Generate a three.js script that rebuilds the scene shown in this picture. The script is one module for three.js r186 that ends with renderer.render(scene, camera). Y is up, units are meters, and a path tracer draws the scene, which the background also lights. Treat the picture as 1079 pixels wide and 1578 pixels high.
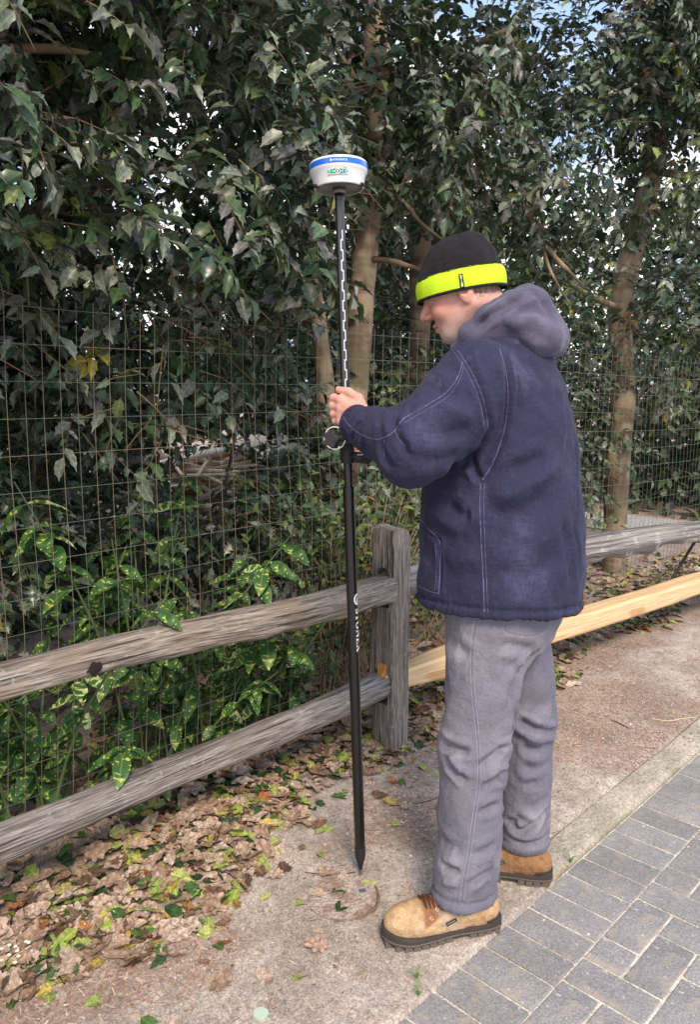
import * as THREE from 'three';
import { mergeGeometries } from 'three/addons/utils/BufferGeometryUtils.js';
import { MeshBVH } from 'three-mesh-bvh';
import { Brush, Evaluator, SUBTRACTION } from 'three-bvh-csg';

// ---------- camera (1079 x 1578 photograph, focal length 1180 px, eye 1.45 m, pitched down 8.86 degrees)
const FOCAL = 1180, PW = 1079, PH = 1578, EYE = 1.45, PITCH = Math.atan(184 / FOCAL);
const scene = new THREE.Scene();
const camera = new THREE.PerspectiveCamera(2 * Math.atan(PH / 2 / FOCAL) * 180 / Math.PI, PW / PH, 0.05, 400);
camera.position.set(0, EYE, 0); camera.rotation.x = -PITCH;

// ---------- noise and random numbers
function rng(seed) { let a = seed >>> 0; return () => { a = (a + 0x6D2B79F5) | 0; let t = Math.imul(a ^ (a >>> 15), 1 | a); t = (t + Math.imul(t ^ (t >>> 7), 61 | t)) ^ t; return ((t ^ (t >>> 14)) >>> 0) / 4294967296; }; }
function hash3(i, j, k) { let n = Math.imul(i, 374761393) ^ Math.imul(j, 668265263) ^ Math.imul(k, 2147483647 - 1640531527); n = Math.imul(n ^ (n >>> 13), 1274126177); return ((n ^ (n >>> 16)) >>> 0) / 2147483648 - 1; }
function noise3(x, y, z) {
  const i = Math.floor(x), j = Math.floor(y), k = Math.floor(z); let u = x - i, v = y - j, w = z - k;
  u = u * u * (3 - 2 * u); v = v * v * (3 - 2 * v); w = w * w * (3 - 2 * w);
  const L = (a, b, t) => a + (b - a) * t;
  return L(L(L(hash3(i, j, k), hash3(i + 1, j, k), u), L(hash3(i, j + 1, k), hash3(i + 1, j + 1, k), u), v), L(L(hash3(i, j, k + 1), hash3(i + 1, j, k + 1), u), L(hash3(i, j + 1, k + 1), hash3(i + 1, j + 1, k + 1), u), v), w);
}
function fbm3(x, y, z, o = 4) { let s = 0, a = .5; for (let i = 0; i < o; i++) { s += a * noise3(x, y, z); x = x * 2.03 + 7.1; y = y * 2.03 + 3.7; z = z * 2.03 + 1.3; a *= .5; } return s; }
// periodic 2D noise for tiling textures
function pn(x, y, p, q, s) { const m = (a, n) => ((a % n) + n) % n; const i = Math.floor(x), j = Math.floor(y); let u = x - i, v = y - j; u = u * u * (3 - 2 * u); v = v * v * (3 - 2 * v); const a = hash3(m(i, p), m(j, q), s), b = hash3(m(i + 1, p), m(j, q), s), c = hash3(m(i, p), m(j + 1, q), s), d = hash3(m(i + 1, p), m(j + 1, q), s); return a + (b - a) * u + (c - a) * v + (a - b - c + d) * u * v; }
function pfbm(u, v, fx, fy, s, o = 4) { let r = 0, a = .5; for (let i = 0; i < o; i++) { r += a * pn(u * fx, v * fy, fx, fy, s + i * 17); fx *= 2; fy *= 2; a *= .5; } return r; }
const clamp = (x, a = 0, b = 1) => Math.min(b, Math.max(a, x)), mixn = (a, b, t) => a + (b - a) * t;
const sstep = (a, b, x) => { const t = clamp((x - a) / (b - a)); return t * t * (3 - 2 * t); };
const V = (x, y, z) => new THREE.Vector3(x, y, z);

// ---------- sky: blue with bright broken cloud; the sun is behind thin cloud, high to the left behind the camera
{
  const w = 1024, h = 512, d = new Float32Array(w * h * 4);
  for (let j = 0; j < h; j++) for (let i = 0; i < w; i++) {
    const th = (j + .5) / h * Math.PI - Math.PI / 2, ph = (i + .5) / w * 2 * Math.PI;
    const y = Math.sin(th), x = Math.cos(th) * Math.cos(ph), z = Math.cos(th) * Math.sin(ph);
    const el = Math.max(y, 0), k = 1 / (el + .25);
    const c = sstep(-.08, .22, fbm3(x * k * 1.6 + 3, y * 2, z * k * 1.6, 5) + .02);
    const bl = [mixn(.66, .27, Math.pow(el, .5)), mixn(.79, .46, Math.pow(el, .5)), mixn(.98, .9, el)];
    const cl = 1.45; const o = (j * w + i) * 4;
    for (let n = 0; n < 3; n++) d[o + n] = y > -.01 ? mixn(bl[n], [cl, cl * .98, cl * .95][n], c) : [.16, .15, .13][n];
    d[o + 3] = 1;
  }
  const t = new THREE.DataTexture(d, w, h, THREE.RGBAFormat, THREE.FloatType);
  t.mapping = THREE.EquirectangularReflectionMapping; t.magFilter = t.minFilter = THREE.LinearFilter; t.wrapS = THREE.RepeatWrapping; t.needsUpdate = true;
  scene.background = t; scene.environment = t; scene.backgroundIntensity = SKY_I(); scene.environmentIntensity = SKY_I();
}
function SKY_I() { return .92; }
const sun = new THREE.DirectionalLight(0xffe9d2, 2.3);
sun.position.set(1.9, 7.4, 4.6); sun.target.position.set(.5, .5, -2.4); sun.castShadow = true; sun.shadow.radius = 30; sun.shadow.mapSize.set(2048, 2048);
Object.assign(sun.shadow.camera, { left: -9, right: 9, top: 9, bottom: -9, near: .5, far: 30 });
scene.add(sun, sun.target);
const renderer = new THREE.WebGLRenderer({ antialias: true });
renderer.toneMapping = THREE.LinearToneMapping; renderer.toneMappingExposure = 1.48;
renderer.shadowMap.enabled = true; renderer.shadowMap.type = THREE.PCFSoftShadowMap;
renderer.setSize(701, 1024);

// ---------- frames: s runs along the fence (away to the right), t is the distance from the eye square to it
const AZ = 44.2 * Math.PI / 180, US = V(Math.sin(AZ), 0, -Math.cos(AZ)), UT = V(-Math.cos(AZ), 0, -Math.sin(AZ)), TURN = Math.PI / 2 - AZ;
const W = (s, t, y = 0) => V(US.x * s + UT.x * t, y, US.z * s + UT.z * t);
const S_of = p => p.x * US.x + p.z * US.z, T_of = p => p.x * UT.x + p.z * UT.z;
const CP = Math.cos(PITCH), SP = Math.sin(PITCH);
function ray(px, py) { const X = (px - 539.5) / FOCAL, Y = -(py - 789) / FOCAL; return V(X, Y * CP - SP, -(CP + Y * SP)); }
function at(px, py, z) { const r = ray(px, py), k = z / r.z; return V(r.x * k, EYE + r.y * k, z); }          // the point of that direction at depth z
function onT(px, py, t) { const r = ray(px, py), k = t / T_of(r); return V(r.x * k, EYE + r.y * k, r.z * k); }
function onG(px, py, y = 0) { const r = ray(px, py), k = (y - EYE) / r.y; return V(r.x * k, y, r.z * k); }
function pix(p) { const y = p.y - EYE, d = -y * SP - p.z * CP, u = y * CP - p.z * SP; return [539.5 + FOCAL * p.x / d, 789 - FOCAL * u / d, d]; }

// ---------- naming and tagging
const used = {};
function numbered(n) { const k = used[n] = (used[n] ?? -1) + 1; return k ? n + '_' + String(k).padStart(3, '0') : n; }
function shade(o) { o.traverse(c => { if (c.isMesh) { c.castShadow = true; c.receiveShadow = true; } }); return o; }
function thing(name, label, category, pos = [0, 0, 0], turn = 0, group) { const o = new THREE.Group(); o.name = numbered(name); o.position.set(...pos); o.rotation.y = turn; o.userData = { label, category }; if (group) o.userData.group = group; scene.add(o); return o; }
function part(name, geo, mat, parent, label) { const m = new THREE.Mesh(geo, mat); m.name = name; if (label) m.userData.label = label; m.castShadow = m.receiveShadow = true; parent.add(m); return m; }
function single(name, geo, mat, label, category, group) { const m = new THREE.Mesh(geo, mat); m.name = numbered(name); m.userData = { label, category }; if (group) m.userData.group = group; m.castShadow = m.receiveShadow = true; scene.add(m); return m; }
function struct(name, geo, mat, parent) { const m = geo ? new THREE.Mesh(geo, mat) : new THREE.Group(); m.name = parent ? name : numbered(name); if (!parent) m.userData.kind = 'structure'; m.castShadow = m.receiveShadow = true; (parent || scene).add(m); return m; }

// ---------- geometry helpers
function geom(pos, idx, uv) { const g = new THREE.BufferGeometry(); g.setAttribute('position', new THREE.Float32BufferAttribute(pos, 3)); if (uv) g.setAttribute('uv', new THREE.Float32BufferAttribute(uv, 2)); if (idx) g.setIndex(idx); g.computeVertexNormals(); return g; }
// tube along points with a radius for each point; lumpy(p) may add to the radius
function tube(pts, radii, sides = 8, opt = {}) {
  const P = [], I = [], T = [], n = pts.length; let up = V(0, 1, 0), len = 0;
  const R = k => Array.isArray(radii) ? radii[Math.min(k, radii.length - 1)] : radii;
  for (let k = 0; k < n; k++) {
    const d = pts[Math.min(k + 1, n - 1)].clone().sub(pts[Math.max(k - 1, 0)]).normalize();
    if (k === 0) { up = Math.abs(d.y) > .9 ? V(1, 0, 0) : V(0, 1, 0); }
    const x = up.clone().sub(d.clone().multiplyScalar(up.dot(d))).normalize(); up = x; const z = d.clone().cross(x);
    if (k) len += pts[k].distanceTo(pts[k - 1]);
    for (let j = 0; j <= sides; j++) {
      const a = (j % sides) / sides * 2 * Math.PI; const dir = x.clone().multiplyScalar(Math.cos(a)).addScaledVector(z, Math.sin(a));
      let r = R(k); if (opt.lump) { const q = pts[k].clone().addScaledVector(dir, r); r += opt.lump(q, k / (n - 1), a); }
      const q = pts[k].clone().addScaledVector(dir, r); P.push(q.x, q.y, q.z); T.push(j / sides * 2 * Math.PI * R(Math.floor(n / 2)), len);
    }
  }
  const m = sides + 1;
  for (let k = 0; k < n - 1; k++) for (let j = 0; j < sides; j++) { const a = k * m + j, b = a + 1, c = a + m, e = c + 1; I.push(a, b, c, b, e, c); }
  if (opt.cap !== false) for (const k of [0, n - 1]) { const c = P.length / 3; P.push(pts[k].x, pts[k].y, pts[k].z); T.push(0, 0); for (let j = 0; j < sides; j++) { const a = k * m + j; k ? I.push(c, a, a + 1) : I.push(c, a + 1, a); } }
  return geom(P, I, T);
}
function curve(pts, n) { const c = new THREE.CatmullRomCurve3(pts, false, 'centripetal'); return c.getPoints(n); }
function boxUV(g, scale = 1) { // each triangle takes the plane it faces, in metres
  const q = g.index ? g.toNonIndexed() : g, p = q.attributes.position, nn = q.attributes.normal, uv = new Float32Array(p.count * 2);
  for (let i = 0; i < p.count; i += 3) {
    let nx = 0, ny = 0, nz = 0; for (let k = 0; k < 3; k++) { nx += Math.abs(nn.getX(i + k)); ny += Math.abs(nn.getY(i + k)); nz += Math.abs(nn.getZ(i + k)); }
    for (let k = 0; k < 3; k++) { const x = p.getX(i + k), y = p.getY(i + k), z = p.getZ(i + k); const [a, b] = ny > nx && ny > nz ? [x, z] : nx > nz ? [z, y] : [x, y]; uv[(i + k) * 2] = a * scale; uv[(i + k) * 2 + 1] = b * scale; }
  }
  q.setAttribute('uv', new THREE.BufferAttribute(uv, 2)); return q;
}
function colorize(g, fn) { const p = g.attributes.position, c = new Float32Array(p.count * 3); for (let i = 0; i < p.count; i++) { const k = fn(p.getX(i), p.getY(i), p.getZ(i), i); c[i * 3] = k[0]; c[i * 3 + 1] = k[1]; c[i * 3 + 2] = k[2]; } g.setAttribute('color', new THREE.BufferAttribute(c, 3)); return g; }

// ---------- computed textures. fn(u, v) gives [r, g, b] as sRGB 0..1 (colour) or one number (relief)
function tex(w, h, fn, srgb = true, rep = [1, 1]) {
  const d = new Uint8Array(w * h * 4);
  for (let j = 0; j < h; j++) for (let i = 0; i < w; i++) { const r = fn((i + .5) / w, (j + .5) / h); const o = (j * w + i) * 4; for (let n = 0; n < 3; n++) d[o + n] = clamp((r.length ? r[n] : r) * 255, 0, 255); d[o + 3] = 255; }
  const t = new THREE.DataTexture(d, w, h); t.wrapS = t.wrapT = THREE.RepeatWrapping; t.magFilter = THREE.LinearFilter; t.minFilter = THREE.LinearMipmapLinearFilter; t.generateMipmaps = true;
  if (srgb) t.colorSpace = THREE.SRGBColorSpace; t.repeat.set(...rep); t.needsUpdate = true; return t;
}
const mix3 = (a, b, t) => [mixn(a[0], b[0], t), mixn(a[1], b[1], t), mixn(a[2], b[2], t)];
const mul3 = (a, k) => [a[0] * k, a[1] * k, a[2] * k];
const rgb = (r, g, b) => [r / 255, g / 255, b / 255];
const STD = o => new THREE.MeshStandardMaterial({ metalness: 0, roughness: .85, ...o });
const PHY = o => new THREE.MeshPhysicalMaterial({ metalness: 0, roughness: .6, ...o });
// ---------- ground: trodden sandy soil, brown with needle crumbs except where feet keep it bare
const bare = (s, t) => sstep(-.18, .2, fbm3(s * 2.1, t * 3.2, 4.2, 4) + .62 * Math.exp(-Math.pow((t - 1.2 - .1 * Math.sin(s * 2)) / .26, 2)) * sstep(2.6, 1.7, s) - .1);
function gy(s, t) {
  const relief = fbm3(s * 5, t * 5, .5, 4) * .012 + fbm3(s * 22, t * 22, 2.5, 2) * .004;
  if (t < 1.022) return -.07;
  const over = sstep(2.3, 1.75, s + fbm3(s * 9, t * 9, 8, 3) * .35);            // soil washed over the kerb in the near part
  const k = mixn(-.022, .0055, over) + relief * .28;
  const soil = .006 + relief * .75 + .03 * sstep(1.7, 2.2, t);
  return mixn(k, soil, sstep(1.135, 1.175, t)) + (t > 1.022 && t < 1.04 ? -.02 * (1 - over) : 0);
}
const gp = p => gy(S_of(p), T_of(p));
{
  const R = rng(11), N = 1024;
  const spots = []; for (let i = 0; i < 5200; i++) spots.push([R() * N, R() * N, .5 + R() * R() * 2.6, R()]);
  const grit = new Float32Array(N * N), tone = new Float32Array(N * N);
  for (const [x, y, r, c] of spots) for (let j = -4; j <= 4; j++) for (let i = -4; i <= 4; i++) { const d = Math.hypot(i, j * 1.2); if (d < r) { const o = ((Math.floor(y + j) + N) % N) * N + (Math.floor(x + i) + N) % N; grit[o] = Math.max(grit[o], 1 - d / r * .6); tone[o] = c; } }
  const f = (u, v) => pfbm(u, v, 9, 9, 3, 6);
  const col = (u, v) => {
    const a = f(u, v), b = pfbm(u, v, 300, 300, 40, 2) + pfbm(u, v, 70, 70, 46, 2) * .4, o = Math.floor(v * N) * N + Math.floor(u * N);
    let c = mix3(rgb(188, 180, 172), rgb(214, 206, 198), sstep(-.3, .3, a)); c = mul3(c, 1 + b * .34);
    if (grit[o]) c = mix3(c, tone[o] < .3 ? rgb(120, 100, 88) : tone[o] < .55 ? rgb(232, 228, 222) : rgb(170, 158, 148), .75 * grit[o]);
    return c;
  };
  const map = tex(N, N, col, true, [1, 1]), bump = tex(N, N, (u, v) => .5 + f(u, v) * .5 + pfbm(u, v, 160, 160, 40, 2) * .25 + grit[Math.floor(v * N) * N + Math.floor(u * N)] * .2, false);
  const lines = (a, b, step, lo, hi) => { const r = []; for (let x = a; x <= b + 1e-6; x += step) r.push(x); let d = step; let x = a; while (x > lo) { d *= 1.35; x = Math.max(lo, x - d); r.unshift(x); } d = step; x = b; while (x < hi) { d *= 1.35; x = Math.min(hi, x + d); r.push(x); } return r; };
  const ls = lines(.2, 5.6, .03, -150, 200), lt = lines(1.024, 2.6, .0225, -150, 200);
  lt.splice(lt.findIndex(x => x > 1.02), 0, 1.0);
  const P = [], T = [], C = [], I = [];
  for (const t of lt) for (const s of ls) {
    const p = W(s, t, gy(s, t)); P.push(p.x, p.y, p.z); T.push(s / 1.1, t / 1.1);
    let k = bare(s, t); k = mixn(k, 0, sstep(1.75, 2.1, t));
    let c = mix3([.545, .475, .425], [.665, .625, .59], k); C.push(...c);
  }
  const n = ls.length; for (let j = 0; j < lt.length - 1; j++) for (let i = 0; i < n - 1; i++) { const a = j * n + i; I.push(a, a + 1, a + n, a + 1, a + n + 1, a + n); }
  const g = geom(P, I, T); g.setAttribute('color', new THREE.Float32BufferAttribute(C, 3));
  struct('ground', g, STD({ map, bumpMap: bump, bumpScale: .004, roughness: .97, vertexColors: true }));

  // concrete kerb strip, level with the soil, mossy along its soil side
  const kmap = tex(512, 512, (u, v) => { const a = pfbm(u, v, 6, 6, 5, 5), b = pfbm(u, v, 120, 120, 9, 2); return mul3(mix3(rgb(168, 163, 150), rgb(192, 185, 173), sstep(-.3, .3, a)), 1 + b * .28); });
  const kb = tex(512, 512, (u, v) => .5 + pfbm(u, v, 60, 60, 9, 4) * .6, false);
  const kp = [], kt = [], kc = [], ki = []; const ts = [1.03, 1.034, 1.06, 1.1, 1.14, 1.152, 1.157]; const m = ts.length; let q = 0;
  for (let s = -3; s < 22; s += .06, q++) for (let i = 0; i < m; i++) {
    const t = ts[i], y = (i === 0 || i === m - 1 ? -.05 : i === 1 || i === m - 2 ? -.006 : -.001) + (i > 0 && i < m - 1 ? fbm3(s * 8, t * 8, 4, 3) * .004 : 0);
    const p = W(s, t + fbm3(s * 3, i, 6, 2) * .008 * (i > 3 ? 1 : 0), y); kp.push(p.x, p.y, p.z); kt.push(s / .6, t / .6);
    const moss = sstep(.1, .5, fbm3(s * 6, t * 14, 12, 4) + (i > 4 ? .3 : i < 2 ? .15 : -.1)); kc.push(...mix3([.93, .9, .86], [.6, .6, .44], moss * .75));
  }
  for (let j = 0; j < q - 1; j++) for (let i = 0; i < m - 1; i++) { const a = j * m + i; ki.push(a, a + m, a + 1, a + 1, a + m, a + m + 1); }
  const kg = geom(kp, ki.reverse(), kt); kg.setAttribute('color', new THREE.Float32BufferAttribute(kc, 3));
  struct('kerb', kg, STD({ map: kmap, bumpMap: kb, bumpScale: .004, vertexColors: true, roughness: .95, side: THREE.DoubleSide }));
}

// ---------- pavement: a soldier course along the kerb, ninety-degree herringbone inside; every paver is a piece
{
  const root = struct('pavement'); root.rotation.y = TURN;                       // local x = s, local z = -t
  const PT = 3, N = 512;
  const pm = (seed) => tex(N, N, (u, v) => { const a = pfbm(u, v, 5, 5, seed, 5), b = pfbm(u, v, 128, 128, seed + 9, 2), c = pfbm(u, v, 12, 12, seed + 30, 3), sp = pfbm(u, v, 40, 40, seed + 51, 2); let k = mul3(rgb(143, 141, 140), 1 + a * .12 + b * .22); if (c > .2) k = mix3(k, rgb(168, 158, 144), (c - .2) * 2.2); if (sp > .47) k = mix3(k, rgb(214, 214, 212), (sp - .47) * 5); return k; });
  const bm = tex(N, N, (u, v) => .5 + pfbm(u, v, 120, 120, 7, 3) * .7, false);
  const base = pm(PT), mats = [1, .9, 1.06, .96].map(k => STD({ map: base, bumpMap: bm, bumpScale: .0016, roughness: .88, color: new THREE.Color(k, k, k * 1.0) }));
  function paver(a, b, seed) { // a along s, b along t; rounded arris, slightly worn corners
    const R = rng(seed), c = .0035, P = [], T = [], I = [], hx = a / 2, hz = b / 2, u0 = R(), v0 = R();
    const ring = (ix, y) => { for (const [sx, sz] of [[-1, -1], [1, -1], [1, 1], [-1, 1]]) { for (const q of [0, 1]) { const flip = sx * sz > 0 ? q : 1 - q; const x = sx * (hx - ix - (flip ? .003 : 0)), z = sz * (hz - ix - (flip ? 0 : .003)); P.push(x, y, z); T.push(u0 + x / .5, v0 + z / .5 + y / .5); } } };
    ring(c, 0); ring(c * .25, -c * .35); ring(0, -c * 1.3); ring(0, -.05); P.push(0, 0, 0); T.push(u0, v0);
    for (let r = 0; r < 3; r++) for (let k = 0; k < 8; k++) { const x = r * 8 + k, y = r * 8 + (k + 1) % 8; I.push(x, y, x + 8, y, y + 8, x + 8); }
    for (let k = 0; k < 8; k++) I.push(32, (k + 1) % 8, k);
    return geom(P, I, T);
  }
  const J = .0078, M = .109, kinds = {};
  const R = rng(5); let count = 0; const rest = [];
  const lay = (s, t, a, b) => { // a x b: cell span
    const key = a.toFixed(3) + b.toFixed(3); kinds[key] ??= [0, 1, 2, 3, 4].map(i => paver(a - J, b - J, 40 + i));
    const g = kinds[key][Math.floor(R() * 5)], m = mats[Math.floor(R() * 4)], y = -.001 + (R() - .5) * .0024, ry = (R() - .5) * .012, rx = (R() - .5) * .006;
    const inView = s > 1.0 && s < 5.2 && t > .15;
    if (inView && count < 290) { const o = part(count ? 'paver_' + String(count).padStart(3, '0') : 'paver', g, m, root); o.position.set(s, y, -t); o.rotation.set(rx, ry, (R() - .5) * .006); count++; }
    else { const q = g.clone(); q.applyMatrix4(new THREE.Matrix4().compose(V(s, y, -t), new THREE.Quaternion().setFromEuler(new THREE.Euler(rx, ry, 0)), V(1, 1, 1))); rest.push(q); }
  };
  for (let i = -26; i < 140; i++) lay(1.237 + (i + .5) * M, .917 + .001, M, .21);
  const s0 = 1.601, t0 = .8155, M2 = .1055;
  for (let j = -0; j < 22; j++) for (let i = -26; i < 60; i++) {
    const k = (((i + j) % 4) + 4) % 4, sc = s0 + (i + .5) * M, tc = t0 - (j + .5) * M2;
    if (k === 0) lay(sc, tc - M2 / 2, M, M2 * 2); else if (k === 1 && j === 0) lay(sc, tc, M, M2); else if (k === 2) lay(sc + M / 2, tc, M * 2, M2);
  }
  const far = part('pavers_beyond', mergeGeometries(rest), mats[0], root); far.userData.kind = 'stuff';
  const sm = tex(512, 512, (u, v) => mul3(mix3(rgb(184, 176, 160), rgb(210, 202, 188), sstep(-.3, .3, pfbm(u, v, 8, 8, 2, 5))), 1 + pfbm(u, v, 140, 140, 3, 2) * .4));
  const sg = new THREE.PlaneGeometry(30, 30.0, 1, 1); sg.rotateX(-Math.PI / 2); sg.translate(8, -.0052, 15 - 1.026); { const p = sg.attributes.position, uv = sg.attributes.uv; for (let i = 0; i < p.count; i++) uv.setXY(i, p.getX(i) / .4, p.getZ(i) / .4); }
  part('joint_sand', sg, STD({ map: sm, roughness: 1 }), root);
}
// ---------- split rail fence
function weathered(seed, dark, light, warm) { // grain runs along v
  return tex(256, 1024, (u, v) => {
    const w = pfbm(u, v, 5, 2, seed, 3) * .035; const g = pfbm(u + w, v, 128, 22, seed + 1, 3), l = pfbm(u + w, v, 30, 8, seed + 5, 4), b = pfbm(u, v, 5, 12, seed + 9, 5);
    let c = mix3(dark, light, sstep(-.6, .6, g * .8 + l * .3 + pfbm(u, v, 120, 60, seed + 40, 2) * .35)); const crack = sstep(.34, .46, pfbm(u + w, v, 44, 5, seed + 15, 3)); c = mix3(c, mul3(dark, .5), crack * .75);
    c = mix3(c, warm, sstep(.08, .45, b) * .45); const li = pfbm(u, v, 40, 90, seed + 21, 3); if (li > .4 && b < 0) c = mix3(c, rgb(186, 186, 176), .4); return c;
  });
}
const woodBump = tex(256, 1024, (u, v) => { const w = pfbm(u, v, 5, 2, 77, 3) * .035; return .6 + pfbm(u + w, v, 128, 22, 78, 3) * .55 - .5 * sstep(.34, .46, pfbm(u + w, v, 44, 5, 92, 3)); }, false);
const woodGrey = STD({ map: weathered(77, rgb(104, 95, 86), rgb(172, 161, 149), rgb(146, 126, 104)), bumpMap: woodBump, bumpScale: .007, roughness: .92 });
const woodDark = STD({ map: weathered(77, rgb(98, 93, 89), rgb(163, 156, 149), rgb(138, 126, 112)), bumpMap: woodBump, bumpScale: .007, roughness: .92 });
const woodLichen = STD({ map: tex(256, 1024, (u, v) => { const g = pfbm(u, v, 40, 3, 12, 4), b = pfbm(u, v, 7, 20, 3, 5); let c = mix3(rgb(96, 92, 88), rgb(156, 152, 146), sstep(-.4, .4, g)); return mix3(c, rgb(206, 208, 204), sstep(.18, .5, b + g * .3) * .4); }), bumpMap: woodBump, bumpScale: .006, roughness: .95 });
const woodFresh = STD({ map: tex(256, 1024, (u, v) => { const w = pfbm(u, v, 4, 2, 5, 2) * .08; const g = pfbm(u + w, v, 60, 3, 6, 3), r = pfbm(u, v, 70, 12, 9, 3), k = pfbm(u, v, 3, 5, 31, 3); let c = mix3(rgb(222, 184, 136), rgb(236, 203, 158), sstep(-.5, .5, g)); c = mul3(c, 1 + r * .12); return mix3(c, rgb(186, 138, 88), sstep(.3, .5, k) * .6); }), bumpMap: woodBump, bumpScale: .002, roughness: .85 });
// rail: loft of an uneven split section between two points of the fence frame (local x = s, z = -t)
function rail(a, b, w, h, seed, opt = {}) {
  const n = opt.n || 90, m = opt.square ? 40 : 28, P = [], T = [], I = [], d = b.clone().sub(a), L = d.length(); d.normalize();
  const side = V(0, 1, 0).cross(d).normalize().negate(), up = d.clone().cross(side).negate(); if (up.y < 0) up.negate();
  for (let k = 0; k <= n; k++) {
    const f = k / n, x = f * L; const c = a.clone().addScaledVector(d, x); c.addScaledVector(up, fbm3(x * 1.1, seed, 1, 2) * .03 * (opt.wobble ?? 1)); c.addScaledVector(side, fbm3(x * 1.1, seed, 9, 2) * .03 * (opt.wobble ?? 1));
    const e = opt.taper ? opt.taper(f, x, L) : [1, 1, 0]; c.addScaledVector(up, (e[2] || 0));
    for (let j = 0; j <= m; j++) {
      const q = (j % m) / m * 2 * Math.PI, cs = Math.cos(q), sn = Math.sin(q);
      const pw = opt.square ? 16 : 3.1; const rr = 1 / Math.pow(Math.pow(Math.abs(cs), pw) + Math.pow(Math.abs(sn), pw), 1 / pw);
      const big = opt.square ? fbm3(x * 1.6 + cs, seed + sn, 4, 2) * .05 : fbm3(x * 1.3 + cs * .8, seed + sn * .8, 4, 3) * .3 + fbm3(x * 5 + cs * 2.2, seed + sn * 2.2, 14, 3) * .1;
      const fine = (opt.square ? .35 : 1) * fbm3(x * 6, cs * 7 + seed, sn * 7, 3) * .07;
      const lower = opt.ragged && sn < -.5 ? opt.ragged * fbm3(x * 7, seed + 3, 5, 3) : 0;
      const r = rr * (1 + big + fine); const p = c.clone().addScaledVector(side, cs * r * w / 2 * e[0]).addScaledVector(up, sn * r * h / 2 * e[1] + lower);
      P.push(p.x, p.y, p.z); T.push(j / m * 2 * (w + h) / .5 / 1, x / 1.6 + seed * .13);
    }
  }
  for (let k = 0; k < n; k++) for (let j = 0; j < m; j++) { const A = k * (m + 1) + j, B = A + 1, C = A + m + 1, D = C + 1; I.push(A, C, B, B, C, D); }
  for (const k of [0, n]) { const c = P.length / 3; const q = k ? b : a; P.push(q.x, q.y, q.z); T.push(.5, .5); for (let j = 0; j < m; j++) { const A = k * (m + 1) + j; k ? I.push(c, A + 1, A) : I.push(c, A, A + 1); } }
  const g = geom(P, I, T); return g;
}
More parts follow.
